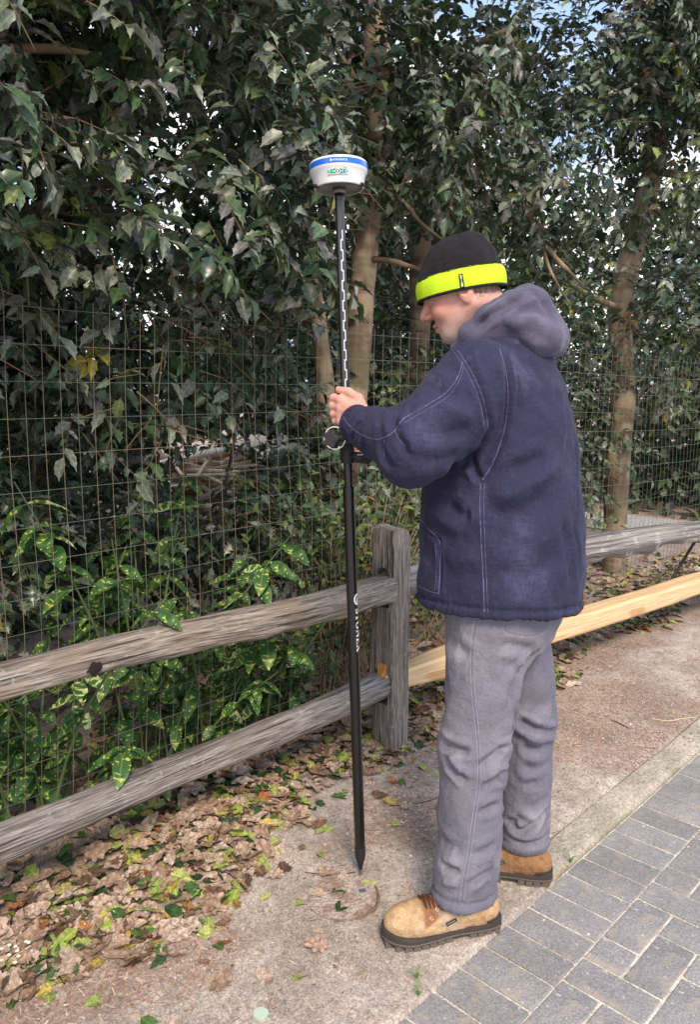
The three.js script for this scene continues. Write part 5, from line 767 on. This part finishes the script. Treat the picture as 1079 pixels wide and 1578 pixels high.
// ---------- survey pole with satellite receiver
{
  const axis = POLE1.clone().sub(POLE0).normalize(), t = thing('survey_pole', 'black telescopic survey pole with white graduations, clamp and pointed tip', 'pole', [POLE0.x, 0, POLE0.z]);
  t.quaternion.setFromUnitVectors(V(0, 1, 0), axis);
  const black = PHY({ color: new THREE.Color(.012, .012, .013), roughness: .32, clearcoat: .4, clearcoatRoughness: .25 }), matte = STD({ color: new THREE.Color(.016, .016, .017), roughness: .6 }), steel = STD({ color: new THREE.Color(.4, .4, .42), metalness: .9, roughness: .35 });
  const lathe = (p, n = 40) => new THREE.LatheGeometry(p.map(([r, y]) => new THREE.Vector2(r, y)), n);
  // lower tube with the maker's lettering printed down its side
  const cv = document.createElement('canvas'); cv.width = 256; cv.height = 2048; const c = cv.getContext('2d'); c.fillStyle = '#111112'; c.fillRect(0, 0, 256, 2048);
  const y0 = .075, y1 = 1.19, H = y1 - y0, R1 = .0158, vY = y => (1 - (y - y0) / H) * 2048, hY = m => m / H * 2048, wX = m => m / (2 * Math.PI * R1) * 256;
  const yA = at(548, 914, -2.126).y, yB = at(551, 1003, -2.126).y, u0 = 128;
  c.save(); c.translate(u0, vY(yA)); c.fillStyle = '#e9eef0'; c.beginPath(); c.ellipse(0, hY(.016), wX(.0125), hY(.017), 0, 0, 7); c.fill(); c.fillStyle = '#2c5d70'; c.beginPath(); c.ellipse(0, hY(.016), wX(.008), hY(.011), 0, 0, 7); c.fill(); c.fillStyle = '#e9eef0'; c.beginPath(); c.ellipse(wX(.003), hY(.019), wX(.006), hY(.009), 0, 0, 7); c.fill(); c.restore();
  c.save(); c.translate(u0, vY(yA) + hY(.042)); c.scale(wX(.001), hY(.001)); c.rotate(Math.PI / 2); c.fillStyle = '#eef2f4'; c.font = 'bold 26px serif'; c.textBaseline = 'middle'; const tw = c.measureText('STONEX').width; c.scale((yA - yB - .042) * 1000 / tw, .92); c.fillText('STONEX', 0, 0); c.restore();
  const tm = new THREE.CanvasTexture(cv); tm.colorSpace = THREE.SRGBColorSpace;
  const lg = new THREE.CylinderGeometry(R1, R1, H, 48, 1, true); lg.rotateY(-Math.PI + 1.12); lg.translate(0, (y0 + y1) / 2, 0);
  part('lower_tube', lg, PHY({ map: tm, roughness: .34, clearcoat: .4, clearcoatRoughness: .25 }), t);
  part('point', lathe([[0, .0], [.0042, .001], [.0048, .022], [.006, .026], [.0062, .03], [.0145, .062], [R1 + .0005, .07], [R1 + .0005, .1]]), matte, t); part('tip', lathe([[0, -.003], [.0055, -.001], [.0062, .006], [.0055, .024]], 20), steel, t);
  part('inner_tube', lathe([[.0122, 1.15], [.0122, 1.955], [.013, 1.957], [.013, 1.972], [0, 1.972]]), black, t);
  { // graduations: a white stepped line, 5 cm to a step, with a paler strip beside it
    const g = [], q = [], r = .01235, arc = (a0, a1, ya, yb, rr = r) => { const m = new THREE.CylinderGeometry(rr, rr, yb - ya, 5, 1, true, a0, a1 - a0); m.translate(0, (ya + yb) / 2, 0); return m; };
    const a = .08; let k = 0; for (let y = 1.46; y < 1.86; y += .026, k++) { const o = k % 2 ? .36 : 0; g.push(arc(a + o - .14, a + o + .06, y, y + .026)); g.push(arc(a - .14, a + .42, y - .0016, y + .0016)); }
    part('graduation', mergeGeometries(g), STD({ color: new THREE.Color(.8, .82, .84), roughness: .5 }), t);
    part('scale_strip', arc(-.62, .82, 1.44, 1.95, .01226), STD({ color: new THREE.Color(.11, .115, .13), roughness: .4 }), t);
  }
  // clamp: collar, lever, star knob and ring
  const yc = at(534, 700, -2.126).y; part('collar', lathe([[.0165, yc - .024], [.019, yc - .022], [.019, yc - .004], [.0175, yc - .002], [.0175, yc + .002], [.0195, yc + .004], [.0195, yc + .03], [.016, yc + .034]]), matte, t);
  { const sh = new THREE.Shape(); for (let i = 0; i < 60; i++) { const A = i / 60 * 6.2832, r = .0185 + .0035 * Math.cos(A * 5); i ? sh.lineTo(Math.cos(A) * r, Math.sin(A) * r) : sh.moveTo(r, 0); } const g = new THREE.ExtrudeGeometry(sh, { depth: .014, bevelEnabled: true, bevelSize: .003, bevelThickness: .003, bevelSegments: 3 }); const k = part('star_knob', g, STD({ color: new THREE.Color(.035, .037, .042), roughness: .55 }), t); k.position.set(-.038, yc + .046, .014); k.rotation.y = -.5; }
  { const b = part('lever', tube([V(.0, yc + .022, .012), V(-.02, yc + .03, .014), V(-.036, yc + .04, .015)], [.013, .012, .01], 10), matte, t); const ring = part('level_ring', new THREE.TorusGeometry(.0305, .0019, 8, 48), STD({ color: new THREE.Color(.75, .74, .66), roughness: .4 }), t); ring.position.set(-.033, yc + .048, .028); ring.rotation.y = -.35; const pin = part('pin', new THREE.SphereGeometry(.004, 12, 8), STD({ color: new THREE.Color(.8, .78, .7), roughness: .4 }), t); pin.position.set(-.022, yc + .022, .029); }
  { const b = part('bracket', tube([V(.014, yc - .004, .002), V(.03, yc - .008, .006), V(.046, yc - .014, .012)], [.012, .016, .013], 12), matte, t); const k = part('bracket_screw', lathe([[0, 0], [.013, 0], [.014, .002], [.014, .012], [.012, .014], [0, .014]], 24), matte, t); k.position.set(.05, yc - .012, .014); k.rotation.set(Math.PI / 2, 0, -.4); const m = part('bracket_mark', new THREE.BoxGeometry(.018, .0022, .001), STD({ color: new THREE.Color(.75, .75, .75), roughness: .5 }), t); m.position.set(.036, yc + .0, .024); m.rotation.y = .2; }

  // receiver head screwed on the pole
  const top = POLE0.clone().addScaledVector(axis, 1.973), rc = thing('satellite_receiver', 'round white satellite receiver with blue band and green status lights on top of the pole', 'receiver', [top.x, top.y, top.z]); rc.quaternion.copy(t.quaternion);
  const white = PHY({ color: new THREE.Color(.78, .79, .82), roughness: .32, clearcoat: .3 }), grey = STD({ color: new THREE.Color(.22, .22, .23), roughness: .7 });
  rc.rotateX(-.03); rc.scale.set(1, .88, 1);
  part('housing', lathe([[.0615, .0085], [.0648, .0085], [.0656, .011], [.0672, .024], [.0712, .044], [.0752, .050], [.0764, .0555], [.0768, .0585]], 96), white, rc);
  part('band', lathe([[.0768, .0585], [.0775, .0592], [.0776, .0738], [.0768, .0745]], 96), PHY({ color: new THREE.Color(.02, .16, .72), roughness: .3, clearcoat: .5 }), rc);
  part('rim', lathe([[.0768, .0745], [.0758, .0785], [.0735, .0815], [.072, .0822]], 96), white, rc);
  part('dome', lathe([[.072, .0822], [.070, .0845], [.05, .0915], [.02, .0945], [0, .095]], 64), STD({ color: new THREE.Color(.02, .018, .035), roughness: .5 }), rc);
  // underside: grey recess split by a bridge, two dark vents and the pole socket
  part('underside', lathe([[.0, .0125], [.05, .0125], [.058, .0115], [.0616, .0088]], 64), STD({ color: new THREE.Color(.16, .16, .165), roughness: .8 }), rc);
  part('socket', lathe([[.0, -.004], [.0165, -.004], [.0175, -.002], [.0175, .007], [0, .007]], 32), grey, rc);
  for (const s of [-1, 1]) { const v = part('battery_door', new THREE.BoxGeometry(.034, .002, .038), grey, rc); v.position.set(s * .0345, .0115, .004); const w = part('vent', new THREE.BoxGeometry(.011, .006, .02), STD({ color: new THREE.Color(.012, .012, .012), roughness: .6 }), rc); w.position.set(s * .0605, .0115, .026); w.rotation.y = s * -.3; }
  const patch = (r, a0, a1, ya, yb, r2 = r) => { const g = new THREE.CylinderGeometry(r2, r, yb - ya, 24, 1, true, a0, a1 - a0); g.translate(0, (ya + yb) / 2, 0); return g; };
  { const cv = document.createElement('canvas'); cv.width = 512; cv.height = 96; const c = cv.getContext('2d'); c.fillStyle = '#1767cf'; c.fillRect(0, 0, 512, 96); c.fillStyle = '#e8f1f7'; c.beginPath(); c.arc(52, 48, 34, 0, 7); c.fill(); c.strokeStyle = '#1767cf'; c.lineWidth = 9; c.beginPath(); c.arc(52, 48, 18, .6, 4.4); c.stroke(); c.font = 'bold 66px serif'; c.textBaseline = 'middle'; c.fillStyle = '#e8f1f7'; c.save(); c.translate(108, 51); c.scale(390 / c.measureText('STONEX').width, 1); c.fillText('STONEX', 0, 0); c.restore(); const m = new THREE.CanvasTexture(cv); m.colorSpace = THREE.SRGBColorSpace; part('name_plate', patch(.07785, -.3, .34, .0612, .0718), STD({ map: m, roughness: .35 }), rc); }
  { const cv = document.createElement('canvas'); cv.width = 256; cv.height = 96; const c = cv.getContext('2d'); c.fillStyle = '#c9ccd4'; c.fillRect(0, 0, 256, 96); c.fillStyle = '#0e2f2a'; c.beginPath(); c.moveTo(10, 30); c.quadraticCurveTo(128, -8, 246, 30); c.lineTo(246, 66); c.quadraticCurveTo(128, 104, 10, 66); c.fill(); c.fillStyle = '#f2f4f6'; c.beginPath(); c.arc(128, 48, 38, 0, 7); c.fill(); c.fillStyle = '#15191c'; c.beginPath(); c.arc(128, 48, 27, 0, 7); c.fill(); c.fillStyle = '#e6e9ec'; c.beginPath(); c.arc(128, 48, 14, 0, 7); c.fill(); const m = new THREE.CanvasTexture(cv); m.colorSpace = THREE.SRGBColorSpace; part('status_panel', patch(.0706, -.41, .36, .029, .0445, .0728), STD({ map: m, roughness: .3 }), rc);
    for (const [a, col] of [[-.31, [.05, .95, .35]], [-.19, [.05, .95, .35]], [.15, [.05, .95, .4]], [.27, [.08, .45, 1]]]) { const d = part('status_light', new THREE.SphereGeometry(.0032, 12, 8), STD({ color: new THREE.Color(...col), emissive: new THREE.Color(...col), emissiveIntensity: .55 }), rc); d.position.set(Math.sin(a) * .0718, .0368, Math.cos(a) * .0718); d.scale.set(1, 1.2, .35); d.rotation.y = a; } }
  { const g = new THREE.TorusGeometry(.03, .0022, 6, 24, 1.5); const b = part('brow', g, white, rc); b.position.set(0, .0245, .0715); b.scale.set(1, .78, 1); b.rotation.z = .82; }
}
// ---------- round survey marker let into the soil, under the pole tip
{
  const c = onG(528, 1386), y = gp(c), t = thing('survey_marker', 'worn round marker cover half buried in the soil under the pole tip', 'marker', [c.x, y, c.z]);
  const rust = STD({ map: tex(256, 256, (u, v) => mul3(mix3(rgb(150, 128, 116), rgb(182, 168, 156), sstep(-.3, .3, pfbm(u, v, 8, 8, 3, 5))), 1 + pfbm(u, v, 60, 60, 6, 2) * .35)), bumpMap: tex(256, 256, (u, v) => .5 + pfbm(u, v, 30, 30, 4, 4) * .7, false), bumpScale: .004, roughness: 1 });
  const disc = new THREE.CylinderGeometry(.098, .102, .012, 56, 1); { const p = disc.attributes.position; for (let i = 0; i < p.count; i++) { const r = 1 + fbm3(p.getX(i) * 14, p.getZ(i) * 14, 2, 2) * .1; p.setX(i, p.getX(i) * r); p.setZ(i, p.getZ(i) * r); } disc.computeVertexNormals(); }
  const lid = part('cover', disc, rust, t); lid.position.y = -.0025; lid.rotation.z = .015; lid.rotation.x = .015;
  const pts = []; for (let k = 0; k <= 40; k++) { const a = -.5 + k / 40 * 2.3; pts.push(V(Math.cos(a) * .104, -.001 + noise3(k * .4, 1, 1) * .004, Math.sin(a) * .104)); } part('rim', tube(pts, pts.map((_, k) => .005 + .002 * noise3(k * .5, 5, 5)), 6), STD({ color: new THREE.Color(.2, .13, .09), roughness: 1 }), t);
  const plug = part('plug', new THREE.BoxGeometry(.042, .006, .03), STD({ color: new THREE.Color(.36, .33, .32), roughness: .9 }), t); plug.position.set(.055, .004, -.02); plug.rotation.y = .3;
  const pl2 = part('plug_groove', new THREE.BoxGeometry(.02, .004, .014), STD({ color: new THREE.Color(.12, .1, .1), roughness: .9 }), t); pl2.position.set(.058, .0062, -.018); pl2.rotation.y = .3;
}
// ---------- fallen leaves
function lobed(seed, lobes) { // dry lobed leaf, curled, about one unit long
  const R = rng(seed), P = [0, 0, 0], T = [.5, .5], I = [], n = 26, curl = .15 + R() * .55, ax = R() * 6.28, c2 = (R() - .5) * .8;
  for (const ring of [.5, 1]) for (let k = 0; k < n; k++) { const a = k / n * 6.2832, lob = .66 + .34 * Math.pow(Math.abs(Math.cos(a * lobes / 2)), .8) + (R() - .5) * .1 * ring; const r = .5 * ring * lob * (.8 + .2 * Math.cos(a)); const x = Math.cos(a) * r * 1.1, z = Math.sin(a) * r * .95; const w = x * Math.cos(ax) + z * Math.sin(ax), v = -x * Math.sin(ax) + z * Math.cos(ax); const y = curl * w * w + c2 * v * w - .03 * ring * Math.cos(a * lobes) + (R() - .5) * .045 * ring; P.push(x, y, z); T.push(.5 + x, .5 + z); }
  for (let k = 0; k < n; k++) { const b = (k + 1) % n; I.push(0, 1 + b, 1 + k); I.push(1 + k, 1 + b, 1 + n + k, 1 + b, 1 + n + b, 1 + n + k); }
  return geom(P, I, T);
}
{
  const R = rng(801), G = { dry: [lobed(1, 5), lobed(2, 5), lobed(3, 3), lobed(4, 7), lobed(6, 5), lobed(7, 3)], fresh: [holly2, holly1, laurel], plain: [laurel, lobed(9, 1)] };
  const dm = tex(128, 128, (u, v) => { const a = Math.atan2(v - .5, u - .5), r = Math.hypot(u - .5, v - .5); const vn = Math.pow(.5 + .5 * Math.cos(a * 5), 60) * .8 + Math.pow(.5 + .5 * Math.cos(r * 90 + Math.abs(((a * 5 / 6.28) % 1) - .5) * 9), 8) * .2; const k = .84 + pfbm(u, v, 10, 10, 3, 4) * .3 - vn * .18; return [k, k * .99, k * .97]; });
  const kinds = {
    tan: { g: 'dry', sz: [.035, .115], c: [[.60, .43, .325], [.66, .50, .395], [.49, .34, .245], [.72, .58, .47]], label: 'tan dry curled leaf lying in the leaf litter below the rail fence', group: 'tan fallen leaves' },
    dark: { g: 'dry', sz: [.035, .08], c: [[.24, .15, .10], [.31, .2, .14], [.17, .11, .08]], label: 'dark brown crumpled leaf lying in the leaf litter below the rail fence', group: 'dark brown fallen leaves' },
    rust: { g: 'dry', sz: [.035, .065], c: [[.52, .22, .09], [.45, .18, .08]], label: 'rust orange fallen leaf lying in the leaf litter below the rail fence', group: 'rust orange fallen leaves' },
    lime: { g: 'fresh', sz: [.04, .078], c: [[.42, .52, .12], [.52, .56, .18], [.36, .46, .12]], label: 'yellow-green fallen leaf lying on the soil or litter by the fence', group: 'yellow-green fallen leaves' },
    green: { g: 'fresh', sz: [.045, .08], c: [[.075, .16, .045], [.11, .2, .06], [.05, .1, .045]], label: 'dark green spiny fallen leaf lying on the soil or litter by the fence', group: 'dark green fallen leaves' },
    yellow: { g: 'plain', sz: [.045, .07], c: [[.72, .56, .16], [.68, .6, .24]], label: 'clear yellow fallen leaf lying on the soil or litter by the fence', group: 'yellow fallen leaves' },
  };
  const share = { tan: .48, dark: .13, rust: .05, lime: .18, green: .12, yellow: .04 };
  const mats = {}; for (const k in kinds) mats[k] = kinds[k].c.map(c => PHY({ color: new THREE.Color(...c), map: kinds[k].g === 'dry' ? dm : veinMap, roughness: k === 'green' ? .4 : .8, specularIntensity: .4, side: THREE.DoubleSide }));
  const edge = s => 1.62 + .2 * sstep(1.2, 1.9, s) + .06 * Math.sin(s * 5) + .1 * fbm3(s * 3, 2, 1, 3) - .1 * sstep(2.4, 3.2, s) * sstep(3.8, 3.2, s);
  const list = [];
  const put = (kind, s, t, lift = 0, flat = 0) => {
    const K = kinds[kind], size = mixn(K.sz[0], K.sz[1], Math.pow(R(), 1.3)), gs = G[K.g], gi = Math.floor(R() * gs.length), p = W(s, t, gy(s, t)); const a = R() * 6.28, nr = V(0, 1, 0).addScaledVector(rdir(R), flat || .55).normalize(); nr.y = Math.abs(nr.y);
    p.y += size * .06 + lift; const m = leafMatrix(p, V(Math.cos(a), 0, Math.sin(a)), nr, size); if (K.g === 'dry') m.scale(V(1, .7 + R() * .8, .5 + R() * .55)); const [x, y, d] = pix(p); list.push({ kind, m, g: gs[gi], gk: K.g + gi, mi: Math.floor(R() * K.c.length), p, score: x > -30 && x < 1110 && y > 0 && y < 1600 && T_of(p) < 2.25 ? size / d + lift : 0 });
  };
  for (let k = 0; k < 15000; k++) { const s = -.4 + Math.pow(R(), 1.15) * 7.2, e = edge(s), u = R(), t = e + u * u * .2 + R() * (R() < .62 ? .5 : 2.2); const dens = sstep(e - .05, e + .14, t) * (s > 2.6 ? .5 : 1) * (fbm3(s * 5, t * 5, 1, 3) > -.22 ? 1 : .3); if (R() > dens) continue; put(pickColor(R, share), s, t, R() * .035 * sstep(e, e + .3, t)); }
  for (let k = 0; k < 70; k++) { const s = .4 + R() * 2.4, t = edge(s) - Math.pow(R(), 2) * .38; if (t < 1.2 || W(s, t).distanceTo(onG(402, 1566)) < .09) continue; put(pickColor(R, { tan: .4, dark: .12, lime: .26, green: .16, yellow: .03, rust: .03 }), s, t, .001, .3); }
  for (const [kind, px, py] of [['lime', 498, 1327], ['lime', 233, 1326], ['green', 297, 1442], ['yellow', 72, 1532], ['lime', 580, 1366], ['lime', 488, 1290], ['green', 519, 1411], ['green', 343, 1470], ['rust', 626, 1168], ['lime', 235, 1438], ['lime', 418, 1382], ['lime', 700, 1075], ['tan', 180, 1342], ['yellow', 140, 1392], ['green', 95, 1435], ['green', 170, 1460], ['green', 15, 1565], ['lime', 618, 1275], ['green', 616, 1205]]) { const q = onG(px, py); put(kind, S_of(q), T_of(q), .003, .22); list[list.length - 1].score += 1; }
  list.sort((a, b) => b.score - a.score);
  const own = list.slice(0, 296), rest = list.slice(296);
  for (const l of own) { const K = kinds[l.kind], m = single('fallen_leaf', l.g, mats[l.kind][l.mi], K.label, 'leaf', K.group); l.m.decompose(m.position, m.quaternion, m.scale); }
  const root = new THREE.Group(); root.name = 'leaf_litter'; root.userData = { kind: 'stuff', label: 'thick drift of brown leaf litter along the foot of the fence', category: 'leaf litter' }; scene.add(root);
  const by = {}; for (const l of rest) (by[(kinds[l.kind].g === 'dry' ? 'd' : 'f') + l.gk] ??= []).push(l);
  const dmat = PHY({ map: dm, roughness: .85, specularIntensity: .4, side: THREE.DoubleSide }), fmat = PHY({ map: veinMap, roughness: .6, specularIntensity: .4, side: THREE.DoubleSide });
  for (const k in by) { const im = new THREE.InstancedMesh(by[k][0].g, k[0] === 'd' ? dmat : fmat, by[k].length), c = new THREE.Color(); by[k].forEach((l, i) => { im.setMatrixAt(i, l.m); const q = kinds[l.kind].c[l.mi], v = .85 + R() * .3; im.setColorAt(i, c.setRGB(q[0] * v, q[1] * v, q[2] * v)); }); im.name = 'leaves'; im.userData.kind = 'stuff'; im.castShadow = im.receiveShadow = true; root.add(im); }

  // needle crumbs and grit on the soil
  const bit = geom([-.5, 0, -.5, .5, .12, -.5, .5, 0, .5, -.5, .1, .5, 0, .5, 0], [0, 4, 1, 1, 4, 2, 2, 4, 3, 3, 4, 0]);
  const scatter = (name, label, N, dims, cols, dens, mat) => { const im = new THREE.InstancedMesh(bit, mat, N), c = new THREE.Color(), q = new THREE.Quaternion(); let k = 0, guard = 0; while (k < N && guard++ < N * 30) { const s = .3 + Math.pow(R(), 1.4) * 5.6, t = 1.03 + R() * 1.25; if (R() > dens(s, t)) continue; const d = dims(); const p = W(s, t, Math.max(gy(s, t), t < 1.155 ? -.001 : -1) + d[1] * .3); q.setFromEuler(new THREE.Euler((R() - .5) * .3, R() * 6.28, (R() - .5) * .3)); im.setMatrixAt(k, new THREE.Matrix4().compose(p, q, V(...d))); const z = cols[Math.floor(R() * cols.length)], v = .75 + R() * .5; im.setColorAt(k, c.setRGB(z[0] * v, z[1] * v, z[2] * v)); k++; } im.count = k; im.name = name; im.userData = { kind: 'stuff', label, category: 'debris' }; im.castShadow = im.receiveShadow = true; scene.add(im); };
  scatter('needle_crumbs', 'fine brown needles and leaf crumbs strewn over the path', 26000, () => R() < .6 ? [.008 + R() * .026, .002, .0016 + R() * .0014] : [.004 + R() * .011, .0025, .003 + R() * .005], [[.32, .21, .15], [.42, .29, .21], [.24, .16, .12], [.52, .42, .33], [.36, .22, .15]], (s, t) => mixn(.12, 1, 1 - bare(s, t)) * (t < 1.16 ? .12 : 1), STD({ roughness: 1 }));
  scatter('grit', 'small pale grit and pebbles on the path', 2600, () => { const r = .0015 + R() * R() * .004; return [r, r * .8, r * (.7 + R() * .5)]; }, [[.6, .56, .5], [.45, .41, .37], [.72, .7, .66], [.25, .22, .2]], () => 1, STD({ roughness: .9 }));
}
{ // twigs, a straw, tufts and other small things on the path
  const R = rng(901); const tw = (pts, r, label, mat, i) => { const p = pts.map(([x, y]) => { const q = onG(x, y); q.y = gp(q) + .003; return q; }); single('fallen_twig', tube(curve(p, 16), r, 5), mat, label, 'twig'); };
  const pale = STD({ color: new THREE.Color(.62, .53, .38), roughness: .9 }), drk = STD({ color: new THREE.Color(.1, .07, .05), roughness: .95 });
  tw([[1008, 1111], [1030, 1114], [1060, 1109], [1090, 1102]], .0022, 'pale straw lying across the edge of the concrete kerb', pale); tw([[943, 1112], [960, 1120], [970, 1125]], .0022, 'short dark forked twig on the soil beside the kerb', drk); tw([[470, 1350], [510, 1352], [548, 1348]], .0016, 'thin dark root lying against the pole tip', drk); tw([[600, 1245], [650, 1240], [690, 1228]], .0016, 'slender brown stem on bare soil in front of the fence post', drk);
  { const q = onG(402, 1566), g = new THREE.CylinderGeometry(.0175, .0165, .005, 30); const p = g.attributes.position; for (let i = 0; i < p.count; i++) { const k = 1 + fbm3(p.getX(i) * 90, p.getZ(i) * 90, 1, 2) * .12; p.setX(i, p.getX(i) * k); p.setZ(i, p.getZ(i) * k); } g.computeVertexNormals(); const m = single('pale_disc', g, STD({ color: new THREE.Color(.5, .62, .5), roughness: .8 }), 'small pale green round disc lying on the bare sandy soil', 'disc'); m.position.set(q.x, gp(q) + .003, q.z); }
  const blade = (n) => { const a = []; for (let k = 0; k < n; k++) { const d = R() * 6.28, h = .012 + R() * .022; a.push(tube([V(0, -.003, 0), V(Math.cos(d) * h * .35, h * .7, Math.sin(d) * h * .35), V(Math.cos(d) * h, h, Math.sin(d) * h)], [.0018, .0014, .0004], 3)); } return a; };
  for (const [px, py, lab] of [[880, 1327, 'grass tuft growing at the kerb beside the right boot'], [645, 1537, 'small grass tuft at the paver edge, lower of two'], [642, 1510, 'small sprig on soil just above the lower tuft by the pavers']]) { const q = onG(px, py), t = thing('grass_tuft', lab, 'grass tuft', [q.x, Math.max(gp(q), -.001), q.z]); for (const b of blade(9)) part('blade', b, STD({ color: new THREE.Color(.16, .26, .07), roughness: .7 }), t); }
  { const q = onG(20, 1492), t = thing('seed_cluster', 'cluster of small cream seed heads on a stalk in the litter', 'seed cluster', [q.x, gp(q), q.z]); part('stalk', tube([V(-.05, .01, .03), V(0, .02, 0), V(.04, .035, -.02)], .0018, 5), pale, t); for (let k = 0; k < 16; k++) { const b = part('seed_head', new THREE.SphereGeometry(.006, 8, 6), STD({ color: new THREE.Color(.8, .7, .5), roughness: .8 }), t); b.position.set((R() - .5) * .08, .015 + R() * .03, (R() - .5) * .05); b.scale.set(1, .6, .8); } }
  const peb = STD({ color: new THREE.Color(.78, .74, .7), roughness: .8 }); for (const [x, y, lab] of [[633, 1323, 'white pebble on the soil left of the near trouser cuff'], [972, 1119, 'white pebble beside the dark forked twig']]) { const q = onG(x, y), g = new THREE.IcosahedronGeometry(.0055, 2); const m = single('pebble', g, peb, lab, 'pebble'); m.position.set(q.x, gp(q) + .003, q.z); m.scale.set(1, .7, .85); }
}
shade(scene);
renderer.render(scene, camera);
